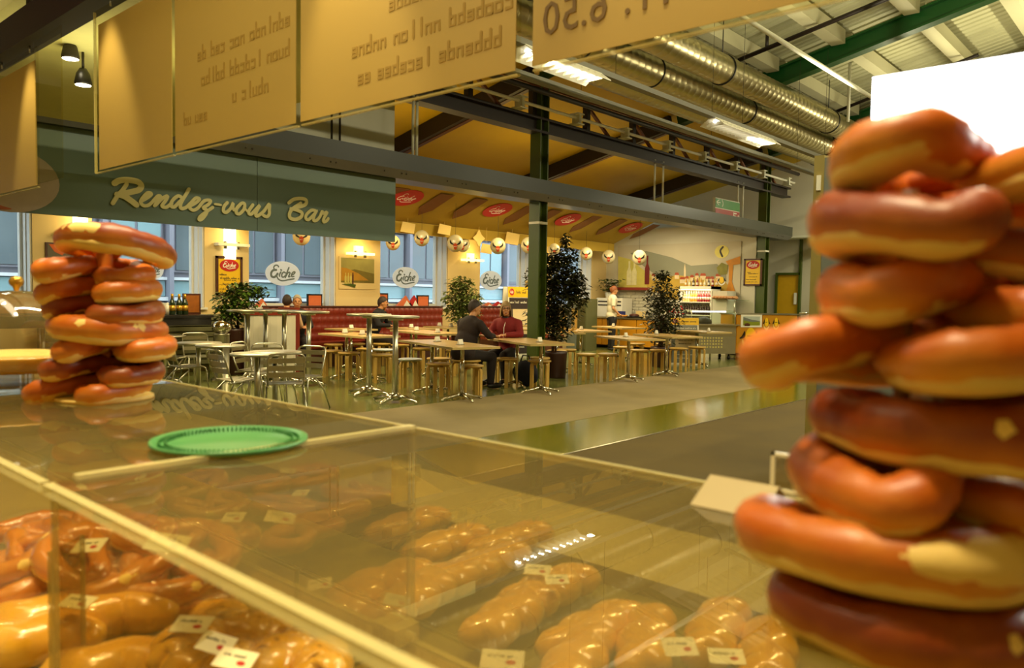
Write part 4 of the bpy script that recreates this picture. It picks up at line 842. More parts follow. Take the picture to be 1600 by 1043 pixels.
m = MB(); y0, z0 = EW(1011, 444); m.prism([(y0-.075, z0), (y0+.075, z0), (y0+.075, z0+.45), (y0+.025, z0+.58), (y0+.025, z0+.8), (y0-.025, z0+.8), (y0-.025, z0+.58), (y0-.075, z0+.45)], mpe, .012, .014); m.build('red_bottle_print', M('mural red bottle', (110, 24, 16), .5), mu)
tag(MB().box((XE-.28, 11.6, 1.62), (XE-.03, 12.75, 1.70)).build('wall_shelf', m_red), 'narrow oxblood shelf along the lower edge of the mural', 'shelf')
m = MB()
for k in range(8):
    for j in range(6): m.box((XE-.045, 11.22+j*.27+(.13 if k % 2 else 0), .9+k*.085), (XE-.03, 11.22+j*.27+.255+(.13 if k % 2 else 0), .9+k*.085+.075))
o = m.build('wall_tile', m_white); tag(o, 'white tiled splashback below the oxblood shelf', 'tiles', kind='stuff')
# rear kitchen counter
t = thing('kitchen_counter', 'ochre fronted kitchen counter behind the waitress', 'counter', (0,0,0))
MB().box((17.92, 10.9, .08), (18.85, 13.15, .83)).build('counter_body', m_brown, t); MB().box((17.86, 10.86, .83), (18.85, 13.17, .87)).build('worktop', m_steel, t)
for k in range(4): MB().box((17.89, 10.92+k*.56, .1), (17.92, 10.92+k*.56+.54, .82)).build('cabinet_door', m_orange, t)
t = thing('dish_machine', 'white dishwasher unit with dark slots under the window corner', 'appliance', (18.35, 12.6, .87)); MB().box((-.1, -.42, 0), (.4, .45, .52)).build('machine_body', m_whitep, t)
for z in (.30, .40): MB().box((-.105, -.38, z), (-.1, .4, z+.04)).build('slot', m_ink, t)
q = at(903, 480, 'Y', 12.3); t = thing('server_cabinet', 'tall grey olive cabinet between the ficus and the kitchen counter', 'cabinet', (q.x, 12.3, 0))
MB().box((-.05, -.3, 0), (.45, .3, 1.36)).build('cabinet_body', M('grey olive laminate', (84, 84, 50), .4), t); MB().box((-.07, -.02, .05), (-.05, .3, 1.34)).build('door', M('grey blue laminate', (120, 128, 120), .35), t); MB().box((-.07, -.29, .05), (-.05, -.03, 1.34)).build('door', M('grey olive laminate', (84, 84, 50)), t)
q2 = at(888, 464, 'Y', 12.3); tag(MB().lathe([(.19, 0), (.16, .05), (.06, .1), (0, .11)], 20, (q.x+.1, 12.45, 1.36)).build('white_bowl', m_whitep), 'white upturned bowl on the tall grey olive cabinet', 'bowl')
for k, (x, nm, lab, c, s) in enumerate(((972, 'blue_box', 'blue box on the kitchen counter beside the waitress', (40, 50, 120), (.12,.2,.16)), (1004, 'cardboard_box', 'pale cardboard box on the kitchen counter under the splashback', (206, 180, 120), (.1,.3,.18)), (922, 'paper_tray', 'pale paper tray on the counter end beside the tall cabinet', (214, 190, 140), (.12,.25,.12)))):
    q = at(x, 490, 'X', 18.2); t = MB().box((18.1, q.y-s[1]/2, .87), (18.1+s[0], q.y+s[1]/2, .87+s[2])).build(nm, M(nm.replace('_', ' ')+' print', c, .6)); tag(t, lab, 'box')
for k, x in enumerate((964, 968, 973, 978)):
    q = at(x, 493, 'X', 18.0); tag(MB().ell((18.0, q.y, .905), (.06,.055,.035), 12, 8, noise=.1).build('bread_roll', M('golden roll crust', (206, 140, 50), .5)), 'golden bread roll on the kitchen counter beside the waitress', 'bread', 'rolls on the kitchen counter')
q = at(991, 493, 'X', 18.05); t = thing('serving_tray', 'black serving tray with lids on the kitchen counter', 'tray', (18.05, q.y, .87)); MB().lathe([(.2, 0), (.24, .03), (.23, .035), (0, .01)], 20).build('tray_body', m_black, t); MB().ell((0,.0,.06), (.14,.14,.05), 14, 8).build('tray_lid', m_brown, t)
for k, (x, y, wh, L_) in enumerate(((931, 455, 'fine leaved pot plant on the dishwasher unit', .1), (955, 440, 'broad leaved pot plant above the head of the waitress', .2))):
    q = at(x, y, 'X', 18.4); rnd = random.Random(20+k); t = thing('pot_plant', wh, 'plant', (18.4, min(q.y, 12.75), 1.39))
    MB().lathe([(.08, 0), (.1, .16), (.09, .16), (0, .15)], 16).build('pot', m_whitep, t); m = MB()
    for _ in range(60 if k else 140):
        a = rnd.uniform(0, 2*PI); r_ = rnd.uniform(.03, .32); leafy(m, (r_*math.cos(a), r_*math.sin(a), .2+rnd.uniform(0, .35)), L_, rnd, .3)
    m.build('foliage', m_lf2, t)['kind'] = 'stuff'
    m = MB()
    for _ in range(8): a = rnd.uniform(0, 2*PI); m.tube([(0,0,.14), (.1*math.cos(a), .1*math.sin(a), .3), (.22*math.cos(a), .22*math.sin(a), .42)], [.006,.005,.003], 5)
    m.build('stem', m_bark, t)
# bottle cooler
xF = 18.3; ya, yb_ = at(1112, 470, 'X', xF).y, at(1060, 470, 'X', xF).y; zt_ = at(1085, 447, 'X', xF).z
t = thing('bottle_cooler', 'open white drinks cooler with two lit rows of bottles below the mural', 'fridge', (0,0,0)); m = MB(); W_ = yb_-ya
m.box((xF, ya, 0), (xF+.5, ya+.03, zt_)); m.box((xF, yb_-.03, 0), (xF+.5, yb_, zt_)); m.box((xF, ya, zt_-.07), (xF+.5, yb_, zt_)); m.box((xF+.46, ya, 0), (xF+.5, yb_, zt_)); m.box((xF, ya, 0), (xF+.5, yb_, .3)); m.build('cooler_body', m_whitep, t)
SH = (zt_-.40, zt_-.74, zt_-1.08)
for z in SH: MB().box((xF+.02, ya+.03, z-.025), (xF+.46, yb_-.03, z)).build('shelf', m_whitep, t)
MB().box((xF+.02, ya+.06, zt_-.1), (xF+.06, yb_-.06, zt_-.075)).build('cooler_light', M('cooler light', (255, 240, 205), .5, emit=2.5), t)
light('AREA', (xF+.1, (ya+yb_)/2, zt_-.12), 4, (1, .92, .7), .7, .06, (xF+.3, (ya+yb_)/2, 0))
BM = [M('amber bottle', (196, 140, 30), .15, spec=.8), M('red bottle', (140, 24, 16), .15, spec=.8), M('dark brown bottle', (52, 24, 12), .15, spec=.8), M('clear pale bottle', (214, 190, 120), .15, spec=.8)]
protos = []
for r_i, z in enumerate(SH):
    nb = 12
    for k in range(nb):
        y = yb_-.09-(W_-.18)*k/(nb-1); mt = BM[3 if r_i == 0 and k < 3 else 0 if r_i == 0 and k < 6 else 1 if r_i == 0 else 2]
        key = (r_i == 0, mt.name); pm = next((p for p in protos if p[0] == key), None)
        lab = ('bottle with a pale label on the upper lit cooler shelf' if r_i == 0 else 'dark bottle on the lower cooler shelves')
        if pm is None:
            o = thing('drink_bottle', lab, 'bottle', (xF+.14, y, z), 0, 'bottles on the upper cooler shelf' if r_i == 0 else 'bottles on the lower cooler shelves')
            bottle_mb(MB(), .27, .036).build('bottle_glass', mt, o); MB().lathe([(.0365, .06), (.0365, .13)], 12).build('bottle_label', m_whitep, o); protos.append((key, o))
        else: dup(pm[1], (xF+.14, y, z), 0, lab)
for k in range(9):
    y = yb_-.1-.11*k; c = BM[(k*3) % 4]; o = thing('top_bottle', 'small bottle standing on top of the drinks cooler', 'bottle', (xF+.2, y, zt_), 0, 'bottles on top of the cooler'); bottle_mb(MB(), .22, .035).build('bottle_glass', c, o); MB().lathe([(.0355, .04), (.0355, .1)], 12).build('bottle_label', m_whitep, o)
tag(MB().box((18.3, ya-.42, .0), (18.8, ya-.02, 1.62)).build('side_cabinet', m_white), 'white cabinet standing beside the drinks cooler', 'cabinet')
t = thing('snack_shelf', 'wall shelf with packed rolls between the cooler and the small yellow poster', 'shelf', (0,0,0)); qa = at(1153, 463, 'X', 18.2); qb = at(1112, 463, 'X', 18.2)
MB().box((18.05, qa.y, 1.38), (18.85, qb.y, 1.40)).build('glass_board', m_shelfglass, t)
m = MB(); m.cyl((18.08, qa.y+.03, 1.0), (18.08, qa.y+.03, 1.38), .012, n=8); m.cyl((18.08, qb.y-.03, 1.0), (18.08, qb.y-.03, 1.38), .012, n=8); m.build('shelf_post', m_alu, t)
for k in range(8):
    y = qb.y-.06-k*(qb.y-qa.y-.1)/7.5; tag(MB().ell((18.25, y, 1.45), (.13,.04,.045), 12, 8, noise=.08).build('packed_roll', M('pink packed roll', (208, 150, 96), .3, coat=.5)), 'packed pinkish roll on the glass wall shelf', 'bread', 'packed rolls on the glass shelf')
# carts in front
P1, P2, P3 = Vector((16.12, 8.95, 0)), Vector((17.05, 8.2, 0)), Vector((18.5, 7.35, 0))
def frame_of(a, b): ux = (b-a).normalized(); n_ = Vector((ux.y, -ux.x, 0)); return ux, (n_ if n_.dot(CPOS-a) > 0 else -n_), (b-a).length
def on_plane(x, y, a, n_, ux): r = ray(x, y); t_ = (a-CPOS).dot(n_)/r.dot(n_); Q = CPOS+r*t_; return ((Q-a).dot(ux), Q.z)
ux, nn, L = frame_of(P1, P2); U3 = Vector((0,0,1))
def obox(m, a, ux, nn, u0, u1, d0, d1, z0, z1):
    vs = [a+ux*u+nn*d_+U3*z for z in (z0, z1) for u, d_ in ((u0,d0),(u1,d0),(u1,d1),(u0,d1))]; return m.add(vs, [(0,3,2,1),(4,5,6,7),(0,1,5,4),(1,2,6,5),(2,3,7,6),(3,0,4,7)])
A0 = P1-ux*.25; L += .25
t = thing('steel_cart', 'stainless food cart with rows of square perforations beside the pale menu board', 'cart', (0,0,0))
obox(MB(), A0, ux, nn, 0, L, -.7, 0, .14, .80).build('cart_body', m_steel, t); obox(MB(), A0, ux, nn, -.03, L+.06, -.73, .08, .80, .83).build('cart_top', m_alu, t)
obox(MB(), A0, ux, nn, 0, L, .0, .012, .56, .66).build('upper_rail', m_alu, t)
m = MB()
for r_i in range(4):
    for k in range(15): obox(m, A0, ux, nn, .1+k*.07, .135+k*.07, .0, .004, .28+r_i*.07, .315+r_i*.07)
m.build('perforation_rows', M('yellowish perforation', (206, 190, 110), .5), t)['kind'] = 'stuff'  # perforations drawn as small yellowish squares
for u in (.12, L-.12):
    for dd in (-.1, -.6): m = MB(); c = A0+ux*u+nn*dd; m.cyl(c+U3*.05-ux*.02, c+U3*.05+ux*.02, .05, n=14); m.cyl(c+U3*.08, c+U3*.14, .015, n=8); m.build('caster', m_black, t)
# display case on the cart
t = thing('heated_display', 'small glass display case with lit strip on the stainless cart', 'display case', (0,0,0))
m = MB(); obox(m, A0, ux, nn, .35, L-.02, -.02, -.015, .84, 1.1); obox(m, A0, ux, nn, .35, L-.02, -.55, -.02, 1.14, 1.145); obox(m, A0, ux, nn, .35, .355, -.55, -.02, .84, 1.14); obox(m, A0, ux, nn, L-.025, L-.02, -.55, -.02, .84, 1.14); m.build('case_glass', m_shelfglass, t)
m = MB(); 
for u in (.35, L-.02):
    for dd in (-.02, -.55): m.cyl(A0+ux*u+nn*dd+U3*.83, A0+ux*u+nn*dd+U3*1.15, .012, n=8)
m.build('case_posts', m_steel, t); obox(MB(), A0, ux, nn, .45, L-.15, -.3, -.24, 1.10, 1.13).build('case_light', M('case light strip', (255, 250, 230), .5, emit=5), t)
m = MB(); c = A0+ux*.75-nn*.28; m.ell(c+U3*.86, (.2,.2,.14), 16, 9); tag(m.build('round_loaf', M('dark rye crust', (62, 44, 24), .6)), 'dark round loaf inside the small glass display case', 'bread')
c = A0+ux*.12-nn*.3; t = thing('flower_pot', 'white pot with dark red flowers on the stainless cart behind the menu board', 'plant', c+U3*.83)
MB().lathe([(.1,0),(.15,.16),(.13,.2),(0,.19)], 18).build('pot', m_whitep, t); m = MB(); rnd = random.Random(5)
for _ in range(120): u_ = Vector((rnd.gauss(0,1),rnd.gauss(0,1),rnd.gauss(0,1))).normalized()*.15; leafy(m, (u_.x*1.3, u_.y*1.3, .28+u_.z*.7), .1, rnd)
m.build('foliage', m_lf1, t)['kind'] = 'stuff'
m = MB()
for _ in range(12): u_ = Vector((rnd.gauss(0,1),rnd.gauss(0,1),rnd.gauss(0,1))).normalized()*.17; m.ell((u_.x*1.2, u_.y*1.2, .3+u_.z*.6), (.025,)*3, 7, 5)
m.build('blossom', m_redp, t)
# ochre cabinets
ux, nn, L = frame_of(P2, P3); t = thing('ochre_counter', 'ochre serving counter with duck-billed horned emblems at the far end', 'counter', (0,0,0)); t['label'] = 'ochre serving counter with yellow horned emblems beside the stainless cart'
obox(MB(), P2, ux, nn, 0, L, -.65, 0, .16, 1.06).build('counter_body', m_orange, t); obox(MB(), P2, ux, nn, -.02, L+.25, -.68, .03, 1.06, 1.085).build('counter_top', m_steel, t)
um = on_plane(1190, 520, P2, nn, ux)[0]
for u0, u1 in ((.01, um-.005), (um+.005, L-.01)): obox(MB(), P2, ux, nn, u0, u1, 0, .015, .17, 1.05).build('front_panel', m_orange, t)
obox(MB(), P2, ux, nn, .05, L-.05, -.6, -.05, .1, .16).build('plinth_frame', m_black, t)
for u in (.15, um, L-.15):
    c = P2+ux*u-nn*.12; m = MB(); m.cyl(c+U3*.05-ux*.02, c+U3*.05+ux*.02, .05, n=14); m.build('caster', m_steel, t)
mpq = lambda u, v, h: P2+ux*u+nn*(.015+h)+U3*v
PQ = lambda x, y: on_plane(x, y, P2, nn, ux)
pa, pb = PQ(1157, 491), PQ(1189, 511)
MB().prism([pa, (pb[0], pa[1]), pb, (pa[0], pb[1])], mpq, 0, .015).build('picture_frame', m_whitep, t)
w4 = pb[0]-pa[0]; h4 = pa[1]-pb[1]; rel = lambda pts: [(pa[0]+u*w4, pb[1]+v*h4) for u, v in pts]
MB().prism(rel([(.1,.15),(.9,.15),(.9,.85),(.1,.85)]), mpq, .015, .018).build('sky_print', M('print pale sky', (176, 186, 176), .5, var=.1), t)
MB().prism(rel([(.1,.8),(.5,.6),(.9,.5),(.9,.35),(.1,.4)]), mpq, .018, .02).build('mountain_print', M('print blue grey mountain', (110, 116, 110), .5, var=.2), t)
MB().prism(rel([(.1,.55),(.5,.42),(.9,.45),(.9,.15),(.1,.15)]), mpq, .02, .022).build('meadow_print', M('print green meadow', (130, 140, 26), .5, var=.2), t)
MB().prism(rel([(.16,.1),(.42,.1),(.42,.26),(.3,.34),(.16,.28)]), mpq, .022, .024).build('house_print', m_brown, t)
for (x, y, sz, wf) in ((1172, 524, .30, 1), (1197, 503, .17, .62), (1212, 503, .17, .62)):
    c = PQ(x, y); a_, b_, c_ = MB(), MB(), MB(); mq = lambda u, v, h, c=c, wf=wf: mpq(c[0]+(u-c[0])*wf, v, h); emblem(a_, b_, c_, c[0], c[1], sz, mq, .003)
    a_.build('yellow_shield', m_yellow, t); b_.build('dark_horns', m_black, t); c_.build('white_crescent', M('pale crescent', (214, 206, 120), .5), t)
    o = MB(); squiggle(o, c[0]-.3*sz, c[0]+.3*sz, c[1], .18*sz, mq, .007, .009, R_); o.build('shield_lettering', m_ink, t)
c = P2+ux*(L+.05)+nn*.02; tag(MB().cyl(c+U3*1.11, c+ux*.4+U3*1.11, .02, n=8).build('steel_rod', m_chrome), 'chrome rod projecting from the end of the ochre counter top', 'rod')
# menu boards
def aboard(q, w_, h_, ang, lab, frame_m, body_m, txt_m, tilt=.09):
    t = thing('menu_board', lab, 'sign board', q, ang)
    for s in (1, -1):
        m = MB(); m.add([(-w_/2, -.22*s, 0), (w_/2, -.22*s, 0), (w_/2, -.22*s+tilt*s*h_*1.6, h_), (-w_/2, -.22*s+tilt*s*h_*1.6, h_), (-w_/2, -.20*s, 0), (w_/2, -.20*s, 0), (w_/2, -.2*s+tilt*s*h_*1.6, h_), (-w_/2, -.2*s+tilt*s*h_*1.6, h_)], [(0,1,2,3), (7,6,5,4), (0,4,5,1), (1,5,6,2), (2,6,7,3), (3,7,4,0)]); m.build('board_leg' if s < 0 else 'board_frame', frame_m, t)
    mm = lambda u, v, h: Vector((u, -.22+v*tilt*1.6-h, v))
    r_ = lambda u0, u1, v0, v1: [(u0*w_, v0*h_), (u1*w_, v0*h_), (u1*w_, v1*h_), (u0*w_, v1*h_)]
    MB().prism(r_(-.45,.45,.04,.84), mm, .0, .006).build('board_panel', body_m, t); MB().prism(r_(-.5,.5,.85,1), mm, .0, .006).build('yellow_header', m_yellow, t)
    o = MB().prism(ellipse(.11*w_, .05*h_, 18, -.33*w_, .925*h_), mm, .006, .009).build('red_oval', m_redp, t); q_ = MB(); word(q_, .1*w_, .045*h_, mm, .009, .011, -.33*w_, .925*h_, 3); q_.build('oval_lettering', m_whitep, o)
    q_ = MB(); squiggle(q_, -.1*w_, .42*w_, .925*h_, .05*h_, mm, .006, .008, R_); q_.build('header_lettering', m_ink, t)
    q_ = MB(); squiggle(q_, -.42*w_, .42*w_, .78*h_, .04*h_, mm, .006, .008, R_); squiggle(q_, -.3*w_, .4*w_, .22*h_, .035*h_, mm, .006, .008, R_); squiggle(q_, -.3*w_, .2*w_, .14*h_, .035*h_, mm, .006, .008, R_); q_.build('panel_lettering', txt_m, t)
    MB().prism(r_(-.32,.38,.32,.68), mm, .006, .010).build('menu_sheet', M('cream menu sheet', (206, 188, 146), .7), t)
    q_ = MB(); squiggle(q_, -.2*w_, .3*w_, .52*h_, .03*h_, mm, .010, .012, R_); squiggle(q_, -.2*w_, .26*w_, .45*h_, .03*h_, mm, .010, .012, R_); q_.build('sheet_lettering', m_ink, t)
q = at(1066, 568, 'Z', 0); aboard((q.x, q.y, 0), .62, 1.0, -.85, 'pale grey menu board with yellow header standing before the dark second plant', m_whitep, M('grey blue board', (120, 124, 112), .5), m_whitep)
q = at(806, 480, 'Y', 12.15); aboard((q.x, 12.15, 0), .62, 1.62, -.2, 'dark brown menu board with yellow header behind the woman in the red jacket', m_whitep, M('dark brown board', (44, 30, 26), .5), m_whitep, .05)
tag(MB().lathe([(.12,0),(.2,.08),(.1,.16),(0,.17)], 16, (at(824, 488, 'Y', 12.5).x, 12.5, .96)).build('dark_bowl', m_black), 'dark bowl beside the brown menu board and the green column', 'bowl')
tag(MB().box((at(824, 488, 'Y', 12.5).x-.25, 12.3, 0), (at(824, 488, 'Y', 12.5).x+.25, 12.75, .96)).build('side_stand', m_brown), 'brown stand under the dark bowl beside the green column', 'stand')

# ------------------------------------------------------------------ people
m_skin = M('skin', (196, 140, 96), .5, var=.05, sss=.1); m_hairb = M('dark brown hair', (44, 28, 18), .55, var=.5, scale=60, bump=.6, stretch=(3,3,.4)); m_hairg = M('greying fair hair', (150, 120, 70), .55, var=.5, scale=60, bump=.6, stretch=(3,3,.4)); m_haira = M('auburn hair', (130, 70, 26), .55, var=.5, scale=60, bump=.6, stretch=(3,3,.4)); m_hairw = M('grey hair', (168, 158, 138), .55, var=.4, scale=60, bump=.6, stretch=(3,3,.4))
def person(lab, loc, rz, J, top, legs, shoes, hair, hair_style='short', long_sleeve=True, glasses=False, head_yaw=0., group=None, top_name='jacket', extra=None, bulk=1.):
    J = {k: (v[0], v[1]*(bulk if k[:2] in ('sh', 'el') else 1), v[2]) for k, v in J.items()}
    t = thing('person', lab, 'person', loc, rz, group); names = list(J); idx = {k: i for i, k in enumerate(names)}
    V = {k: Vector(v) for k, v in J.items()}
    m = MB(); H = V['head']+Vector((.012, 0, .075)); hr = Matrix.Rotation(head_yaw, 3, 'Z'); hp = lambda x, y, z: H+hr @ Vector((x, y, z))
    m.ell(hp(-.006,0,.012), (.090,.074,.105), 20, 14, hr); m.ell(hp(.018,0,-.05), (.062,.054,.062), 16, 10, hr); m.ell(hp(.045,0,-.082), (.028,.026,.022), 10, 7, hr)
    m.tube([hp(.078,0,.025), hp(.098,0,-.008), hp(.104,0,-.022)], [.009,.012,.014], 8)
    for s in (-1, 1): m.ell(hp(-.006, s*.076, -.005), (.018,.010,.03), 9, 7, hr); m.ell(hp(.06, s*.034, -.028), (.02,.02,.02), 8, 6, hr)
    m.tube([V['neck']-Vector((0,0,.08)), V['neck']+Vector((0,0,.03)), V['head']+Vector((.0,0,.02))], [.075,.054,.052], 14)
    m.ell(V['chest'], (.10,.15,.16), 16, 10); m.tube([V['pelvis'], V['spine'], V['chest']], [.10,.10,.11], 14)
    for s in 'LR':
        m.tube([V['sh'+s], V['el'+s]], [.045,.036], 12); m.tube([V['el'+s], V['wr'+s]], [.037,.025], 12); m.ell(V['el'+s], (.037,)*3, 10, 7)
        m.tube([V['hip'+s], V['kn'+s]], [.075,.05], 12); m.tube([V['kn'+s], V['an'+s]], [.05,.034], 12); m.tube([V['an'+s], V['toe'+s]], [.034,.028], 10)
    for s, sg_ in (('L', 1), ('R', -1)):      # palm, four fingers, thumb
        d_ = (V['ha'+s]-V['wr'+s]).normalized(); sd = d_.cross(Vector((0,0,1))); sd = sd.normalized() if sd.length > .1 else Vector((0,1,0)); up = sd.cross(d_)
        q = Matrix((d_, sd, up)).transposed(); m.ell(V['wr'+s]+d_*.045, (.052,.041,.017), 14, 9, q)
        for k, ln in enumerate((.066,.076,.072,.056)):
            b0 = V['ha'+s]+sd*(k-1.5)*.021-d_*.004; m.tube([b0, b0+d_*ln*.5-up*.004, b0+d_*ln*.85-up*.022, b0+d_*ln-up*.036], [.0095,.009,.0085,.007], 8)
        b0 = V['wr'+s]+d_*.025+sd*.028*-sg_; m.tube([b0, b0+d_*.03+sd*-sg_*.026, b0+d_*.062+sd*-sg_*.034-up*.012], [.013,.011,.008], 8)
    fuse(m, .0065, 3).build('body', m_skin, t)
    m = MB()
    for s in (-1, 1): m.ell(hp(.083, s*.03, .018), (.008,.013,.008), 8, 6, hr)
    m.build('eyes', m_ink, t); m = MB(); m.ell(hp(.083, 0, -.062), (.01,.024,.006), 8, 5, hr); m.build('mouth', M('lips', (150, 70, 56), .5), t)
    if glasses:
        m = MB()
        for s in (-1, 1): m.tube([hp(.102, s*.032+.022*math.cos(a), .016+.017*math.sin(a)) for a in np.linspace(0, 2*PI, 13)[:-1]], .003, 5, closed=True)
        m.tube([hp(.103, -.012, .02), hp(.106, 0, .022), hp(.103, .012, .02)], .003, 5)
        for s in (-1, 1): m.tube([hp(.1, s*.054, .02), hp(0, s*.08, .018)], .003, 5)
        m.build('glasses', m_ink, t)
    # hair
    m = MB(); n, mm = 40, 14; vs = []; fs = []; bob = hair_style == 'bob'
    for i in range(mm+1):
        for k in range(n):
            a = 2*PI*k/n; f = (1-math.cos(a))/2; g = min(1, max(0, (f-.14)/.14)); g = g*g*(3-2*g)
            if bob: lim = .40+(.86-.40)*g
            elif hair_style == 'balding': lim = .30+.42*min(1, f*1.3)
            else: lim = (.37+.30*f if f < .5 else .52+(f-.5)*.42)
            th = PI*lim*i/mm; e_ = i/mm
            q_ = 1.075+.022*math.sin(9*a+2*th)+.014*math.sin(23*a+7*th)
            x_, y_, z_ = .094*math.sin(th)*math.cos(a)*q_, .078*math.sin(th)*math.sin(a)*q_, .112*math.cos(th)*q_
            if bob and th > PI*.5: x_ = .094*math.cos(a)*q_*(1+.12*e_); y_ = .078*math.sin(a)*q_*(1+.14*e_); z_ = -.125*(th/PI-.5)/.36*q_
            vs.append(hp(x_-.010, y_, z_+.014))
    for i in range(mm):
        for k in range(n): l = (k+1) % n; fs.append((i*n+k, i*n+l, (i+1)*n+l, (i+1)*n+k))
    m.add(vs, fs, True)
    if hair_style == 'bun': m.ell(hp(-.09, 0, .05), (.04,.04,.04), 10, 8)
    o = m.build('hair', hair, t); 
    # clothing
    m = MB(); bk = bulk; ax = math.atan2(V['neck'].x-V['pelvis'].x, V['neck'].z-V['pelvis'].z); tr_ = Matrix.Rotation(ax, 3, 'Y')
    m.ell(V['chest']+Vector((0,0,.0)), (.135*bk**.5,.178*bk,.20), 20, 14, tr_); m.ell(V['spine'], (.135*bk,.155*bk,.2), 20, 14, tr_); m.ell(V['pelvis']-Vector((0,0,.0)), (.15*bk,.175*bk,.13), 20, 12)
    m.tube([V['neck']-Vector((0,0,.05)), V['neck']-Vector((0,0,.0))], [.085,.066], 16)
    for s in 'LR':
        m.tube([V['neck']-Vector((0,0,.055)), (V['neck']+V['sh'+s])/2-Vector((0,0,.02)), V['sh'+s]-Vector((0,0,.008))], [.075,.072,.07], 14); m.ell(V['sh'+s]-Vector((0,0,.012)), (.072,.07,.072), 14, 9)
        m.tube([V['sh'+s], V['sh'+s].lerp(V['el'+s], .55 if long_sleeve is False else .5), V['sh'+s].lerp(V['el'+s], .8) if not long_sleeve else V['el'+s]], [.072,.062,.056], 14)
        if long_sleeve: m.ell(V['el'+s], (.056,)*3, 12, 8); m.tube([V['el'+s], V['wr'+s]-(V['wr'+s]-V['el'+s])*.04], [.056,.038], 14)
    fuse(m, .014, 4).build(top_name, top, t)
    m = MB(); m.ell(V['pelvis']-Vector((0,0,.03)), (.135*bk,.168*bk,.12), 18, 11)
    for s in 'LR':
        e_ = V['an'+s].copy(); e_.z = max(.075, e_.z-.01); m.tube([V['hip'+s]-Vector((.02,0,0)), V['hip'+s].lerp(V['kn'+s], .5), V['kn'+s]], [.098,.09,.074], 14); m.ell(V['kn'+s], (.074,)*3, 12, 8); m.tube([V['kn'+s], V['kn'+s].lerp(e_, .5), e_], [.073,.064,.056], 14)
    fuse(m, .014, 4).build('trousers', legs, t)
    for s in 'LR':
        a, b = V['an'+s], V['toe'+s]; d_ = (b-a); d_.z = 0; d_ = d_.normalized(); ang = math.atan2(d_.y, d_.x); c = (a+b)/2
        MB().ell((c.x, c.y, a.z-.04 if a.z < .3 else c.z-.01), (.145,.05,.045), 14, 8, Matrix.Rotation(ang, 3, 'Z')).build('shoe', shoes, t)
    if extra: extra(t, V, hp)
    return t
def seated(lean=0., el=((.12,.24,.80),(.12,-.24,.80)), wr=((.36,.15,.80),(.36,-.15,.80)), hd=(.03,0,0), seat=.45, spread=.12, foot=.40):
    z = seat; l = lean
    J = dict(pelvis=(0,0,z+.12), spine=(.02+l*.3,0,z+.30), chest=(.03+l*.8,0,z+.49), neck=(.05+l*1.05,0,z+.63), head=(.06+l*1.1+hd[0],hd[1],z+.71+hd[2]))
    for s, sg_, e, w_ in (('L', 1, el[0], wr[0]), ('R', -1, el[1], wr[1])):
        e, w_ = Vector(e), Vector(w_); dr = (w_-e).normalized()
        J['sh'+s] = (.03+l*.9, sg_*.17, z+.57); J['el'+s] = tuple(e); J['wr'+s] = tuple(w_); J['ha'+s] = tuple(w_+dr*.07)
        J['hip'+s] = (.02, sg_*.09, z+.09); J['kn'+s] = (.43, sg_*spread, z+.06); J['an'+s] = (foot, sg_*spread, .09); J['toe'+s] = (foot+.15, sg_*(spread+.02), .035)
    return J
ch_m = M('near black brown jacket', (34, 20, 16), .85, var=.15, bump=.2, scale=30); tr_m = M('dark trousers', (26, 16, 14), .85, var=.15, scale=30)
person('man in a dark brown jacket seated with his back turned, facing the woman in red', (8.17, 8.25, 0), -.12, seated(.10, el=((.18,.25,.84),(.22,-.27,.82)), wr=((.42,.14,.80),(.46,-.16,.80)), seat=.43, spread=.16), ch_m, tr_m, m_black, m_hairb, 'short', head_yaw=-.45, bulk=1.22)
def necklace(t, V, hp):
    m = MB(); c = V['neck']; m.tube([c+Vector((.064*math.cos(a), .064*math.sin(a), .02)) for a in np.linspace(0, 2*PI, 14)[:-1]], .018, 7, closed=True); m.build('black_collar', m_black, t)
    m = MB(); m.tube([c+Vector((.1,.02,-.05)), c+Vector((.135,.01,-.14)), c+Vector((.145,.01,-.3))], .005, 6); m.build('pendant_cord', m_whitep, t)
person('woman with fair bobbed hair, glasses and a red jacket seated facing the man', (9.45, 8.5, 0), PI+.30, seated(.02, el=((.14,.25,.80),(.14,-.25,.80)), wr=((.36,.10,.79),(.36,-.12,.79)), seat=.41), M('crimson knitted jacket', (120, 16, 16), .8, var=.15, bump=.2, scale=30), tr_m, m_black, m_hairg, 'bob', glasses=True, head_yaw=.5, extra=necklace, bulk=1.1)
q = at(606, 500, 'Y', 11.95)
person('man in black leaning his cheek on one hand at the long banquette', (q.x-.12, 12.3, 0), -1.0, seated(.12, el=((.30,.22,.80),(.22,-.24,.80)), wr=((.22,.09,1.07),(.42,-.08,.79)), hd=(.02,.02,-.01)), M('black pullover', (20, 18, 22), .85), tr_m, m_black, m_hairb, 'short', head_yaw=.2, top_name='pullover')
q = at(447, 480, 'Y', 12.3)
person('person with short brown hair seen from behind at the booth partition', (q.x, 12.3, 0), .9, seated(.05), M('pale beige top', (196, 160, 120), .85), tr_m, m_black, m_hairb, 'short', top_name='top')
q = at(471, 480, 'Y', 12.3)
def napkin(t, V, hp): MB().box((.17, .02, 1.0), (.178, .09, 1.06)).build('name_badge', m_whitep, t)
person('grey-haired man in black waistcoat facing the camera on the long banquette', (q.x, 12.45, 0), -2.1, seated(.04, el=((.12,.24,.80),(.12,-.24,.80))), M('black waistcoat', (24, 20, 22), .85), tr_m, m_black, m_hairw, 'balding', head_yaw=0, top_name='waistcoat', extra=napkin)
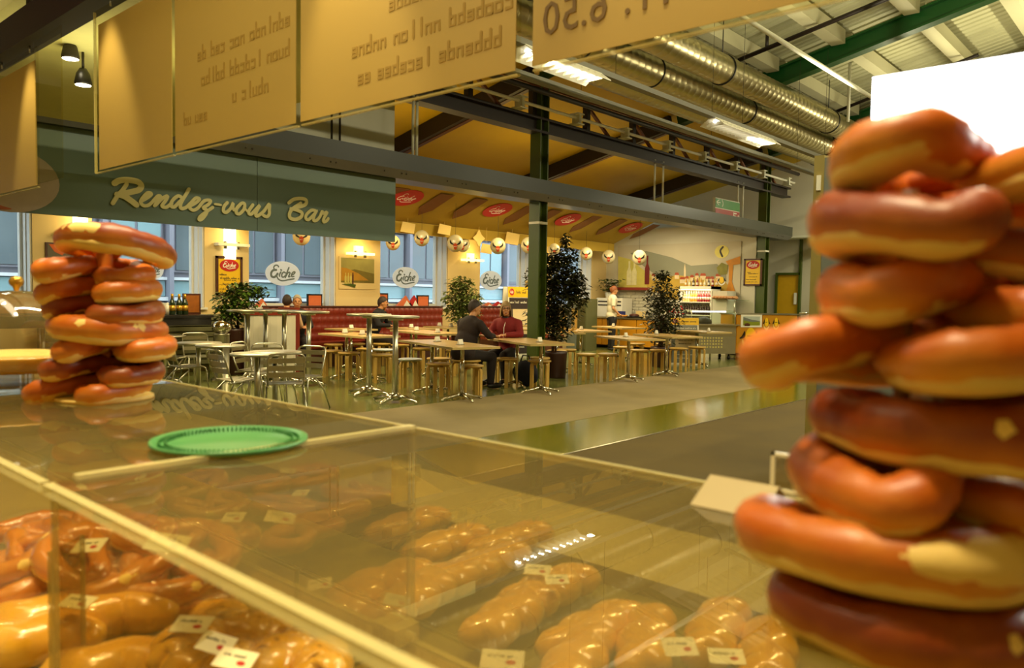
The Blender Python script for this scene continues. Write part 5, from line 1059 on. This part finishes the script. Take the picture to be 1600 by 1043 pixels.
# waitress standing
J = dict(pelvis=(0,0,.93), spine=(.01,0,1.10), chest=(.02,0,1.30), neck=(.03,0,1.44), head=(.05,0,1.51), shL=(.02,.16,1.38), elL=(.02,.21,1.12), wrL=(.2,.12,.98), haL=(.26,.1,.96), shR=(.02,-.16,1.38), elR=(.0,-.22,1.12), wrR=(.18,-.14,.96), haR=(.24,-.12,.94), hipL=(0,.09,.9), knL=(.02,.1,.5), anL=(0,.1,.09), toeL=(.15,.11,.035), hipR=(0,-.09,.9), knR=(.03,-.1,.5), anR=(.02,-.1,.09), toeR=(.17,-.11,.035))
q = at(955, 500, 'Y', 11.75)
def apron(t, V, hp): MB().ell((.03,0,.80), (.125,.175,.22), 16, 9).build('dark_apron', m_black, t); MB().box((.125,-.02,1.36), (.14,.02,1.42)).build('bow_tie', m_black, t)
person('waitress with auburn hair in a cream short-sleeved blouse standing before the kitchen counter', (q.x, 11.75, 0), -.75, J, M('cream blouse', (218, 208, 180), .8), M('black trousers', (18, 14, 16), .8), m_black, m_haira, 'bun', long_sleeve=False, top_name='blouse', extra=apron, head_yaw=0)
# cup and handbag
q = Vector((8.8, 8.3, .74)); t = thing('coffee_cup', 'white coffee cup and saucer between the man and the woman in red', 'cup', q); MB().lathe([(.03,0),(.07,.008),(.072,.012),(0,.008)], 20).build('saucer', m_whitep, t); MB().lathe([(.022,.012),(.035,.03),(.04,.075),(.037,.075),(.03,.03),(0,.02)], 18).build('cup_body', m_whitep, t); MB().tube([(.038,0,.065),(.06,0,.06),(.06,0,.04),(.036,0,.035)], .005, 6).build('cup_handle', m_whitep, t)
t = thing('cushion_bag', 'dark blue bag on the floor at the feet of the woman in red', 'bag', (9.25, 7.95, 0)); MB().ell((0,0,.2), (.14,.24,.2), 16, 10, noise=.06).build('bag_body', M('navy bag cloth', (14, 16, 34), .8), t); MB().tube([(0,-.12,.36),(0,-.06,.48),(0,.06,.48),(0,.12,.36)], .012, 7).build('bag_handle', m_black, t)

# ------------------------------------------------------------------ partition, light box, kiosk canopy
t = thing('display_partition', 'tall grey partition panel with beige edge behind the big pretzel stack', 'partition', (0,0,0)); X_ = 6.345
MB().box((X_, .35, 0), (X_+.5, 2.34, 2.56)).build('partition_panel', M('grey partition laminate', (112, 118, 112), .5, var=.04), t)
MB().box((X_-.01, 2.34, 0), (X_+.51, 2.42, 2.58)).build('edge_profile', M('beige edge profile', (148, 132, 70), .4), t)
m = MB()
for z in (2.1, 2.3): m.box((X_-.03, 2.36, z), (X_-.005, 2.39, z+.12))
m.build('latch', m_whitep, t)
X_ = 1.27; a = at(1359, 117, 'X', X_)
t = thing('menu_light_box', 'blank white lit menu box standing above the big pretzel stack', 'light box', (0,0,0))
MB().box((X_, -.35, a.z-.16), (X_+.05, a.y-.004, a.z-.004)).build('lit_face', M('lit white panel', (255, 255, 255), .5, emit=4), t)
m = MB(); m.box((X_+.02, -.35, a.z-.162), (X_+.06, a.y, a.z)); m.build('box_rim', m_whitep, t)
for y in (-.3, a.y-.12): MB().cyl((X_+.03, y, .96), (X_+.03, y, a.z-.16), .01, n=8).build('post', m_alu, t)
light('AREA', (X_-.03, .1, a.z-.1), 7, (1, .97, .85), .7, .14, (0, 0, a.z-.35))
# menu boards over the counter
XB = 1.2; t0 = thing('board_rail', 'dark rail carrying the hanging menu boards over the counter', 'rail', (0,0,0))
MB().box((XB-.05, -1.2, 2.50), (XB+.05, 7.0, 2.64)).build('rail_body', M('dark aubergine rail', (40, 14, 20), .4), t0)
for y in (-1.0, 1.5, 4.0, 6.5): MB().cyl((XB, y, 2.6), (XB, y, zr(y)+.05), .012, n=8).build('suspension_rod', m_ink, t0)
struct('ceiling_kiosk', MB().box((XB+.1, 3.3, 2.86), (3.4, 7.4, 2.94)), M('cream kiosk soffit', (222, 214, 140), .6))
m_paper = M('tan menu paper', (190, 160, 80), .55, var=.05, scale=2)
m_paper.node_tree.nodes['Principled BSDF'].inputs['Transmission Weight'].default_value = 0
m_prt = M('brown menu print', (166, 134, 54), .7, var=.1)
m_sheet = thin_glass('menu board acrylic', (.95, .93, .80), 1.45, .02)
ZB0, ZB1 = 1.868, 2.42
ZT = (ZB0, ZB1)
def menu(y0, y1, lab, clearL=.0, lines=(), price=None, seed=1):
    rnd = random.Random(seed); t = thing('menu_board', lab, 'menu board', (0,0,0), 0, 'menu boards seen from behind over the counter')
    MB().box((XB-.004, y0, ZT[0]), (XB+.004, y1+clearL, ZT[1]+.06)).build('acrylic_sheet', m_sheet, t)
    MB().box((XB-.007, y0+.004, ZT[0]+.006), (XB-.005, y1, ZT[1])).build('paper', m_paper, t)
    m = MB(); m.box((XB-.005, y0, ZT[0]-.004), (XB+.005, y1+clearL, ZT[0]));
    if clearL: m.box((XB-.005, y1+clearL, ZT[0]), (XB+.005, y1+clearL+.004, ZT[1]+.06))
    m.build('cut_edge', m_acedge, t)
    for y in (y0+.1, y1-.1): MB().cyl((XB, y, ZT[1]+.05), (XB, y, 2.5), .004, n=6).build('hook', m_alu, t)
    mm = mp_wall((XB-.007, 0, 0), (0,1,0), (0,0,1), (-1,0,0)); m = MB()
    for u0, u1, z, h in lines: squiggle(m, y0+u0*(y1-y0), y0+u1*(y1-y0), z, h, mm, 0, .001, rnd)
    if lines: m.build('reversed_lettering', m_prt, t)['kind'] = 'stuff'
    if price:
        xr = .995
        for wd in reversed(price.split()):
            vs, fs = text_polys(wd, .092, .0005, 'LEFT'); XM = max(v.x for v in vs); MB().add([Vector((XB-.0085-v.z, xr-XM+v.x, 1.926+v.y)) for v in vs], fs).build('price_word', M('price print', (120, 92, 40), .6), t); xr -= XM+.035
    return t
menu(.28, 1.022, 'tan menu board with reversed price 6.50 above the ducts', price='Fr. 6.50')
menu(1.063, 1.835, 'tan menu board with bright lamp patch, second from the price board', lines=((.05,.55,2.10,.05), (.02,.75,2.02,.05), (.06,.7,1.95,.05)), seed=2)
menu(1.855, 2.565, 'tan menu board with four faint reversed text lines, third from the price board', lines=((.15,.6,2.32,.055), (.05,.8,2.16,.055), (.05,.75,2.08,.055), (.2,.5,2.0,.055), (.7,.95,1.97,.05)), seed=3)
menu(2.585, 3.20, 'tan menu board with clear border and long bright lamp patch, fourth in the row', clearL=.05, seed=4)
menu(3.9, 4.5, 'tan menu board with a clear strip beside it, at the upper picture corner', clearL=.02, seed=5)
menu(4.52, 5.2, 'last tan menu board at the picture edge', seed=6)
tag(MB().box((XB-.012, 3.58, ZT[0]+.01), (XB-.006, 3.9, ZT[1]+.1)).build('clear_panel', m_sheet), 'clear acrylic panel between the menu boards with halogens behind', 'panel')
# halogen spots
m_hal = M('lit halogen', (255, 240, 200), .4, emit=14)
for k, (x, y) in enumerate(((110, 92), (130, 133), (2, 165))):
    q = at(x, y, 'X', 1.75+.1*k); t = thing('halogen_spot', 'small lit halogen spot behind the clear panel, %s' % ('upper one', 'lower one', 'at the picture edge')[k], 'spotlight', q, .4)
    MB().lathe([(.045, .0), (.05, .012), (.038, .07), (.02, .1), (0, .1)], 18).build('spot_housing', m_black if k == 1 else m_ink, t); MB().lathe([(0, -.002), (.042, -.002), (.045, .0)], 18).build('spot_lens', m_hal, t); MB().cyl((0,0,.1), (0,0,2.86-q.z), .008, n=6).build('spot_stem', m_ink, t)

# ------------------------------------------------------------------ sales counter and acrylic case
ZC = 1.26
m_body = M('counter body laminate', (128, 110, 62), .5, var=.05); m_ledge = M('cream counter ledge', (170, 154, 92), .35, var=.05); m_well = M('olive counter well', (116, 106, 48), .35, var=.12, scale=4)
t = thing('sales_counter', 'long sales counter with cream ledge carrying the acrylic display case', 'counter', (0,0,0))
MB().box((.06, -.9, 0), (1.34, 2.9, .90)).build('counter_body', m_body, t); MB().box((.04, -.92, .90), (1.36, 2.92, .925)).build('counter_deck', m_well, t)
MB().box((1.10, -.92, .925), (1.38, 2.92, .955)).build('customer_ledge', m_ledge, t); MB().box((.62, -.92, .925), (.66, 2.92, .96)).build('inner_ledge', m_ledge, t)
m_dsh = M('display shelf board', (146, 124, 62), .5); MB().box((.05, -.85, .925), (.60, .69, 1.005)).build('display_shelf', m_dsh, t); MB().box((.05, .71, .925), (.60, 2.8, 1.005)).build('display_shelf', m_dsh, t)
t = thing('acrylic_case', 'clear acrylic display case with hinged top panes over the bread', 'display case', (0,0,0))
for (y0, y1) in ((-.85, .698), (.706, 2.8)):
    MB().box((.222, y0, ZC-.005), (.612, y1, ZC)).build('top_pane', m_cglass, t)
    MB().box((.606, y0, 1.0), (.612, y1, ZC-.006)).build('front_pane', m_cglass, t)
    m = MB(); m.box((.214, y0, ZC-.007), (.222, y1, ZC+.001)); m.box((.612, y0, ZC-.006), (.617, y1, ZC+.001)); m.box((.604, y0, 1.0), (.613, y1, 1.006)); m.build('cut_edge', m_acedge, t)
MB().box((.222, .699, 1.0), (.606, .704, ZC)).build('divider_pane', m_cglass, t)
m = MB(); m.box((.24, .697, ZC), (.612, .706, ZC+.004)); m.box((.608, .697, 1.0), (.614, .706, ZC)); m.box((.222, .697, 1.0), (.606, .706, 1.005)); m.box((.222, .699, 1.0), (.226, .704, ZC)); m.build('divider_edge', m_acedge, t)
for z in (1.2, 1.012): m = MB(); m.box((.57, .68, z), (.606, .724, z+.02)); m.cyl((.588, .67, z+.01), (.588, .735, z+.01), .006, n=10); m.build('corner_bracket', m_acedge, t)
qa = at(80, 862, 'Z', 1.17); qb = at(133, 835, 'Z', 1.17)
t = thing('price_divider', 'small clear upright divider pane with bright edges between the bread packs', 'divider', (0,0,0)); d_ = (qb-qa); d_.z = 0; w_ = d_.length; d_.normalize(); nn = Vector((-d_.y, d_.x, 0))
obox(MB(), Vector((qa.x, qa.y, 0)), d_, nn, 0, w_, 0, .003, 1.005, 1.17).build('pane', m_cglass, t)
m = MB(); obox(m, Vector((qa.x, qa.y, 0)), d_, nn, 0, .003, 0, .004, 1.005, 1.17); obox(m, Vector((qa.x, qa.y, 0)), d_, nn, w_-.003, w_, 0, .004, 1.005, 1.17); m.build('cut_edge', m_acedge, t)

# ------------------------------------------------------------------ bread
def crust_mat(name, dark, light_, z0, z1, coat=.0, rough=.42):
    m = M(name, light_, rough, coat=coat, scale=28, bump=.15, sss=.05); nt = m.node_tree; b = nt.nodes['Principled BSDF']
    tc = nt.nodes.new('ShaderNodeTexCoord'); sx = nt.nodes.new('ShaderNodeSeparateXYZ'); mr = nt.nodes.new('ShaderNodeMapRange'); nz = nt.nodes.new('ShaderNodeTexNoise'); ad = nt.nodes.new('ShaderNodeMath'); mx = nt.nodes.new('ShaderNodeMix'); mx.data_type = 'RGBA'
    nz.inputs['Scale'].default_value = 22; nt.links.new(tc.outputs['Object'], sx.inputs[0]); nt.links.new(tc.outputs['Object'], nz.inputs['Vector'])
    mr.inputs['From Min'].default_value = z0; mr.inputs['From Max'].default_value = z1; nt.links.new(sx.outputs['Z'], mr.inputs['Value'])
    m2 = nt.nodes.new('ShaderNodeMath'); m2.operation = 'MULTIPLY_ADD'; m2.inputs[1].default_value = .9; m2.inputs[2].default_value = -.45; nt.links.new(nz.outputs['Fac'], m2.inputs[0])
    ad.operation = 'ADD'; ad.use_clamp = True; nt.links.new(mr.outputs[0], ad.inputs[0]); nt.links.new(m2.outputs[0], ad.inputs[1])
    mx.inputs['A'].default_value = (*[lin(v) for v in light_], 1); mx.inputs['B'].default_value = (*[lin(v) for v in dark], 1); nt.links.new(ad.outputs[0], mx.inputs['Factor']); nt.links.new(mx.outputs['Result'], b.inputs['Base Color']); return m
m_crust = crust_mat('pretzel crust', (186, 92, 8), (240, 176, 62), -.014, .004)
m_crustw = crust_mat('wrapped pretzel crust', (200, 122, 34), (242, 200, 104), -.014, .006, coat=1., rough=.3)
m_crumb = M('pale pretzel crumb', (238, 206, 116), .6, var=.12, scale=30, bump=.15, sss=.1)
m_roll = crust_mat('golden bread crust', (224, 160, 28), (240, 200, 80), -.02, .03, coat=1., rough=.28)
m_film = M('cellophane wrap', (255, 250, 230), .06, alpha=.045, spec=1., coat=1.)
PATH = [(.46,-.66),(.30,-.38),(.10,-.12),(-.06,.08),(-.28,.40),(-.55,.74),(-.84,.74),(-1.0,.40),(-1.02,0),(-.86,-.46),(-.5,-.82),(0,-.96),(.5,-.82),(.86,-.46),(1.02,0),(1.0,.40),(.84,.74),(.55,.74),(.28,.40),(.06,.08),(-.10,-.12),(-.30,-.38),(-.46,-.66)]
def cr(P, sub):
    Q = []
    for i in range(len(P)-1):
        a, b, c, d = P[max(i-1,0)], P[i], P[i+1], P[min(i+2,len(P)-1)]
        for k in range(sub): t_ = k/sub; Q.append(tuple(.5*((2*b[j])+(c[j]-a[j])*t_+(2*a[j]-5*b[j]+4*c[j]-d[j])*t_*t_+(3*b[j]-a[j]-3*c[j]+d[j])*t_**3) for j in range(len(b))))
    Q.append(P[-1]); return Q
def pretzel_meshes(R, seed, mc):
    ph = seed*1.7; rnd = random.Random(seed); pts = []; N = len(PATH)
    for i, (x, y) in enumerate(PATH):
        s = abs(i-(N-1)/2)/((N-1)/2); rr = (.32-.15*s**1.1)*R*rnd.uniform(.9, 1.12); z = .0
        if i < 3: z = .10*R+.03*R
        elif i < 6: z = -.02*R
        if i > N-4: z = .13*R
        elif i > N-7: z = .10*R
        if i in (3, 4, 18, 19): z += .05*R*(1 if i > 10 else -.3)
        pts.append((x*R*rnd.uniform(.97, 1.03), y*R*rnd.uniform(.97, 1.03), z, rr))
    Q = cr(pts, 4); a = MB(); a.tube([(q[0], q[1], q[2]) for q in Q], [q[3]*(1+.05*math.sin(i*.9+ph)+.035*math.sin(i*2.3+ph)) for i, q in enumerate(Q)], 14, flat=.86)
    b = MB(); Q2 = [q for q in Q[14:-14]]; b.tube([(q[0]*1.0, q[1]*1.0, q[2]-q[3]*.55) for q in Q2], [q[3]*.82 for q in Q2], 10, flat=.5)
    c = MB(); n = 14; sl = []
    for k in range(n+1):
        an = PI*(1.5+(k/n-.5)*.74); sl.append((1.10*R*math.cos(an), 1.06*R*math.sin(an), .05*R))
    c.tube(sl, [.03*R+.20*R*math.sin(PI*k/n)**.7 for k in range(n+1)], 10, flat=.9)
    return a.mesh('crust', mc), b.mesh('crumb_base', m_crumb), c.mesh('belly_split', m_crumb)
m_crustd = crust_mat('dark baked pretzel crust', (132, 52, 4), (220, 140, 40), -.014, .004)
PM = [pretzel_meshes(.0625, s, mc) for s, mc in ((1, m_crust), (2, m_crustd), (3, m_crust))]; PMW = [pretzel_meshes(.062, s, m_crustw) for s in (4, 5)]
WRAP = []
for s_ in (0, 1):
    m = MB(); m.lathe([(0, -.024), (.05, -.025), (.082, -.014), (.089, 0), (.080, .016), (.05, .027), (0, .024)], 40, wob=lambda a, i, s_=s_: 1+.03*math.sin(9*a+i*2+s_)+.02*math.sin(17*a+i*5+s_)); WRAP.append(m.mesh('wrap', m_film))
def pretzel(loc, rot, lab, k=0, group=None, W=False, scale=1., nm='pretzel', zs=1.):
    t = thing(nm, lab, 'pretzel', loc, 0, group); t.rotation_euler = rot; t.scale = (scale, scale, scale*zs)
    for me, n_ in zip((PMW if W else PM)[k % (2 if W else 3)], ('crust', 'crumb_base', 'belly_split')):
        o = bpy.data.objects.new(n_, me); COL.objects.link(o); o.parent = t
    if W: o = bpy.data.objects.new('wrap', WRAP[k % 2]); COL.objects.link(o); o.parent = t
    return t
def yawcam(deg): return YW-PI/2+math.radians(deg)
ORD = ('topmost', 'second from the top', 'third from the top', 'fourth from the top', 'fifth from the top', 'third from the bottom', 'second from the bottom', 'bottom one')
D = .395
BIG = [(1298, 284, -8, 10, 165, 225), (1262, 374, 5, 9, 200, 225), (1276, 474, 3, 5, 172, 225), (1184, 556, -3, -2, 145, 210), (1276, 655, 1, -1, 28, 225), (1240, 752, 4, 2, 190, 215), (1167, 838, -3, 3, 34, 213), (1185, 928, 3, 3, 60, 220)]
for i, (xl, ym, rx, ry, yw_, rp) in enumerate(BIG):
    c = CPOS+ray(xl+rp, ym)*D
    rot = (Matrix.Rotation(math.radians(rx), 3, RT) @ Matrix.Rotation(math.radians(ry), 3, Vector((F.x, F.y, 0)).normalized()) @ Matrix.Rotation(yawcam(yw_), 3, 'Z')).to_euler()
    pretzel(c, rot, 'big out-of-focus pretzel with pale splits in the big stack, %s' % ORD[i], i, 'pretzels of the big stack', scale=.86, zs=1.12)
c0 = CPOS+ray(1395, 940)*D
t = thing('pretzel_stand', 'stand of the big pretzel stack on the acrylic case', 'stand', (c0.x, c0.y, ZC)); MB().lathe([(.06, 0), (.06, .004), (0, .004)], 24).build('stand_base', m_crumb, t); MB().cyl((0,0,.004), (0,0,.215), .004, n=10).build('stand_peg', m_wood, t)
D2 = 1.14
SM = [(180, 386, -12, 4, 12), (152, 425, 5, 4, 200), (163, 455, 2, -3, 178), (168, 485, 3, 2, 165), (169, 513, -2, 3, 30), (186, 543, 2, -2, 195), (166, 577, 2, 3, 184), (143, 607, 2, -3, 170)]
for i, (xc, ym, rx, ry, yw_) in enumerate(SM):
    c = CPOS+ray(xc, ym)*D2
    rot = (Matrix.Rotation(math.radians(rx), 3, RT) @ Matrix.Rotation(math.radians(ry), 3, Vector((F.x, F.y, 0)).normalized()) @ Matrix.Rotation(yawcam(yw_), 3, 'Z')).to_euler()
    pretzel(c, rot, 'browned pretzel in the small stack beside the cake dome, %s' % ORD[i], i+1, 'pretzels of the small stack', scale=1.0, zs=1.05)
c0 = CPOS+ray(165, 612)*D2; zt_ = (CPOS+ray(178, 350)*D2).z
t = thing('pretzel_stand', 'wooden peg stand of the small pretzel stack', 'stand', (c0.x, c0.y, ZC)); MB().lathe([(.065, 0), (.065, .004), (0, .004)], 24).build('stand_base', m_crumb, t); MB().tube([(0,0,.004), (0,0,zt_-ZC-.008), (0,0,zt_-ZC)], [.008,.012,.007], 12).build('stand_peg', M('pretzel stick', (206, 120, 30), .5, var=.2), t)
# cake under the dome
c0 = at(28, 603, 'Z', ZC); t = thing('cake_dome', 'clear cake dome with gold knob at the picture edge', 'cake dome', (c0.x, c0.y, ZC)); r = .09
pr_ = [(r*1.02, .032), (r*1.02, .07)]+[(r*1.02*math.cos(a), .07+.085*math.sin(a)) for a in np.linspace(.1, PI/2, 12)]
MB().lathe(pr_, 36).build('dome', m_dome, t); MB().lathe([(.003,.153),(.005,.16),(.009,.164),(.010,.170),(.007,.176),(0,.177)], 16, wob=lambda a, i: 1+.12*math.cos(6*a)).build('dome_knob', m_gold, t)
MB().lathe([(.05,0),(.055,.006),(.015,.012),(.1,.02),(.105,.026),(0,.026)], 36).build('cake_plate', m_dome, t)
t = thing('flan_cake', 'pale golden fluted cake under the clear dome', 'cake', (c0.x, c0.y, ZC+.026))
MB().lathe([(.078,.0),(.09,.022),(.088,.026)], 72, wob=lambda a, i: 1+.018*math.cos(24*a)).build('cake_crust', m_roll, t); MB().lathe([(.088,.024),(.06,.03),(0,.032)], 48, wob=lambda a, i: 1+.01*math.cos(9*a)).build('cake_filling', m_crumb, t)
# green coin dish
c0 = at(360, 694, 'Z', ZC); m_gr = M('green plastic', (78, 138, 78), .3, var=.05, sss=.0, alpha=.82)
t = thing('coin_dish', 'round translucent green coin dish lying on the acrylic case', 'dish', (c0.x, c0.y, ZC)); R0 = .078
MB().lathe([(R0*.9, 0), (R0, .004), (R0, .007), (R0*.97, .007), (R0*.93, .003), (0, .003)], 48).build('dish_plate', m_gr, t)
m = MB()
for k in range(90):
    a = 2*PI*k/90
    for rr_ in (.88, .8): m.cyl((R0*rr_*math.cos(a), R0*rr_*math.sin(a), .003), (R0*rr_*math.cos(a), R0*rr_*math.sin(a), .007), .0011, n=4, smooth=False)
m.build('dish_studs', m_gr, t)['kind'] = 'stuff'
# cards by the big stack
m_cc = M('cream price card', (158, 138, 88), .6)
c0 = at(1165, 812, 'Z', ZC)
def card(c, w_, h_, rz, tilt, lab, mt=None, nm='price_card'):
    t = thing(nm, lab, 'price card', c, rz); MB().box((-w_/2, -h_/2, 0), (w_/2, h_/2, .0008)).build('card', mt or m_whitep, t); t.rotation_euler = (tilt[0], tilt[1], rz)
    m = MB(); mm = mp_wall((0,0,.0008), (1,0,0), (0,1,0), (0,0,1)); rnd = random.Random(int(c[0]*1e4) % 97); squiggle(m, -w_*.35, w_*.3, h_*.18, h_*.2, mm, 0, .0003, rnd); m.build('card_print', m_ink, t)
    MB().prism(ellipse(w_*.12, h_*.12, 12, w_*.2, -h_*.15), mm, 0, .0003).build('red_mark', m_redp, t); return t
t = thing('tent_card', 'blank cream tented card on the acrylic case beside the big pretzel stack', 'card', (.562, .272, ZC), 0); t.scale = (.8, .8, .7)
MB().add([(-.028,-.045,0),(-.028,.026,0),(.012,.026,.026),(.012,-.045,.026),(-.0285,-.045,.001),(-.0285,.026,.001),(.0115,.026,.027),(.0115,-.045,.027)], [(0,1,2,3),(7,6,5,4),(0,4,5,1),(1,5,6,2),(2,6,7,3),(3,7,4,0)]).build('card_front', m_cc, t)
MB().add([(.04,-.045,0),(.04,.026,0),(.012,.026,.026),(.012,-.045,.026),(.0405,-.045,.001),(.0405,.026,.001),(.0125,.026,.027),(.0125,-.045,.027)], [(3,2,1,0),(4,5,6,7),(0,4,5,1),(1,5,6,2),(3,7,4,0)]).build('card_rear', m_cc, t)
c0 = at(1232, 772, 'Z', ZC); t = thing('card_stand', 'small white framed card stand half behind the big pretzel stack', 'card stand', (c0.x, c0.y, ZC), 0)
m = MB(); 
for a, b in (((0,-.03,0),(.003,.016,.003)), ((0,-.03,.03),(.003,.016,.033)), ((0,.013,0),(.003,.016,.033)), ((0,-.03,0),(.003,-.027,.033))): m.box(a, b)
m.build('stand_frame', m_whitep, t); MB().box((.001,-.027,.003), (.002,.013,.03)).build('stand_pane', m_cglass, t)
# bagged bread in the case; every pack rests on the shelf or on a pack below it
def loaf(c, L_, r, rz, lab, tilt=0., lobes=1, nm='bread_roll'):
    t = thing(nm, lab, 'bread', c, rz); t.rotation_euler = (0, tilt, rz); m = MB(); n = 22
    m.tube([(-L_/2+L_*i/n, .006*math.sin(i*.9), .0) for i in range(n+1)], [r*(max(0.05, 1-abs(2*i/n-1)**(5 if L_ > .15 else 2.6)))**.5*(1+.10*math.cos(i*2*PI*lobes/n*1.0)*(lobes > 1)) for i in range(n+1)], 16, flat=.82); m.build('crust', m_roll, t)
    m = MB(); m.tube([(-L_*.54+L_*1.08*i/n, .004*math.sin(i*1.7), .001) for i in range(n+1)], [r*1.05*(max(0.1, 1-abs(2*i/n-1)**6))**.5*(1+.03*math.sin(i*2.3)) for i in range(n+1)], 14, flat=.86); m.build('wrap', m_film, t); return t
ZS_ = 1.005
def A_(x, y, z): q = at(x, y, 'Z', z); return Vector((q.x, q.y, z))
loaf(A_(130, 962, 1.055), .20, .033, -.50, 'long cellophane wrapped sandwich roll with a price label, upper of the two long ones', lobes=1)
loaf(A_(235, 1035, 1.04), .20, .031, -.5, 'long cellophane wrapped sandwich roll cut by the lower picture edge', lobes=1)
loaf(A_(20, 1005, 1.05), .17, .03, -.4, 'wrapped roll at the lower picture corner')
for k, (x, y, z, wh) in enumerate(((297, 1008, 1.055, 'upright one behind the long rolls'), (345, 975, 1.05, 'with a white label on it'), (395, 995, 1.05, 'between labels near the case edge'), (330, 1040, 1.05, 'under the two white labels'), (440, 1030, 1.045, 'nearest to the divider'), (500, 1040, 1.04, 'at the lower edge beside the divider'), (400, 1040, 1.04, 'behind the label in front'))):
    loaf(A_(x, y, z), .085, .03, .5+k*.7, 'small golden wrapped roll in the near tray, %s' % wh, lobes=1)
PK = [(30, 862, 1.10, 20), (20, 905, 1.075, 70), (75, 880, 1.085, 130), (150, 868, 1.10, 200), (165, 905, 1.075, 30), (60, 845, 1.10, 80), (130, 838, 1.10, 10), (250, 838, 1.105, 60), (285, 862, 1.10, 150), (255, 893, 1.08, 0), (280, 925, 1.05, 90), (45, 940, 1.04, 45), (225, 925, 1.05, 100), (200, 880, 1.06, 45), (120, 925, 1.03, 10)]
for k, (x, y, z, yw_) in enumerate(PK):
    wh = ('at the picture edge', 'lying flat at the picture edge, lower one', 'between the two uprights of the divider', 'with a pale split facing the camera, upper one', 'with a large pale split above the long roll', 'at the top of the pile by the edge', 'under the propped white card', 'below the big white label', 'with glossy top beside the case rim', 'standing under the labelled one', 'lowest of the right heap', 'partly under the long roll', 'dark one right of the long roll', 'in the middle of the pile', 'buried beneath the pale split one')[k]
    pretzel(A_(x, y, z), (R_.uniform(-.35, .35), R_.uniform(-.35, .1), math.radians(yw_)), 'cellophane wrapped pretzel in the near tray, %s' % wh, k, 'wrapped pretzels in the near tray', True, .85)
# goods seen through the panes
TH = [(330, 790, 1.05, 0), (440, 790, 1.07, 60), (400, 760, 1.06, 120), (520, 800, 1.06, 30), (360, 830, 1.05, 90), (470, 835, 1.05, 200), (300, 760, 1.05, 45), (560, 770, 1.04, 10), (480, 745, 1.03, 80)]
for k, (x, y, z, yw_) in enumerate(TH):
    q = A_(x, y, z); q.x = min(q.x, .56) if q.x < .60 else q.x+.06
    if q.x > .6: q.z = .975; q = Vector((*A_(x, y, .975).xy, .975))
    pretzel(q, (R_.uniform(-.2, .2), R_.uniform(-.2, .2), math.radians(yw_)), 'wrapped pretzel seen through the acrylic top, %s' % ('under the green dish', 'under the large white label', 'behind the label pair', 'by the pale split roll', 'low beside the case rim', 'in front of the labels', 'under the far dish rim', 'beside the divider pane', 'far row of the well')[k], k, 'wrapped pretzels behind the panes', True, 1.)
for k, (x, y, rz) in enumerate(((600, 912, -.1), (640, 940, .1), (560, 935, .4), (700, 850, -.1), (760, 880, -.1), (700, 905, -.2), (800, 845, -.15), (640, 820, -.1), (860, 920, -.2), (930, 985, -.2), (1010, 1000, .3), (1120, 985, .1), (1200, 1020, .2), (800, 960, 0), (900, 1035, .2))):
    wh = ('next to the bottom corner bracket', 'in front of the divider foot', 'with a white label behind it', 'first in the rear row', 'second in the rear row', 'in the middle row', 'third in the rear row', 'behind the divider pane', 'middle row, farther along', 'near row beside the labels', 'near row, middle', 'below the tented card', 'beneath the big stack', 'under the duct reflection', 'at the lower edge')[k]
    loaf(A_(x, y, .962), .20, .034, rz+.15, 'long golden wrapped roll behind the panes, %s' % wh)
LB = [((122, 940, 1.09), .034, 'on the upper long wrapped roll'), ((300, 975, 1.085), .038, 'on the small rolls in the near tray'), ((338, 1005, 1.085), .034, 'propped between the small rolls'), ((368, 1030, 1.085), .036, 'cut by the lower picture edge'), ((262, 848, 1.135), .045, 'large, on the right pretzel heap'), ((140, 852, 1.13), .035, 'on the pretzel with pale split'), ((438, 808, 1.09), .042, 'large square one seen through the acrylic top'), ((365, 808, 1.08), .035, 'left of the large square one'), ((470, 770, 1.055), .03, 'above the large square one'), ((450, 735, 1.05), .03, 'far one under the green dish'), ((500, 912, 1.01), .034, 'beside the rolls in the lower well'), ((620, 938, 1.01), .034, 'on the rolls next to the bottom bracket'), ((840, 890, 1.0), .04, 'flat in the middle of the well'), ((870, 905, 1.0), .035, 'overlapping the flat one'), ((1062, 1010, 1.0), .042, 'with red mark at the lower edge'), ((1135, 1025, 1.0), .042, 'beneath the big stack'), ((785, 1030, 1.0), .05, 'with red mark at the lower picture edge')]
for k, (p_, s_, wh) in enumerate(LB):
    q = A_(*p_); card(q, s_, s_*.62, -PI/2+.74+R_.uniform(-.25, .25), (R_.uniform(.25, .5), R_.uniform(-.2, .2)), 'white printed price label %s' % wh, nm='price_label')
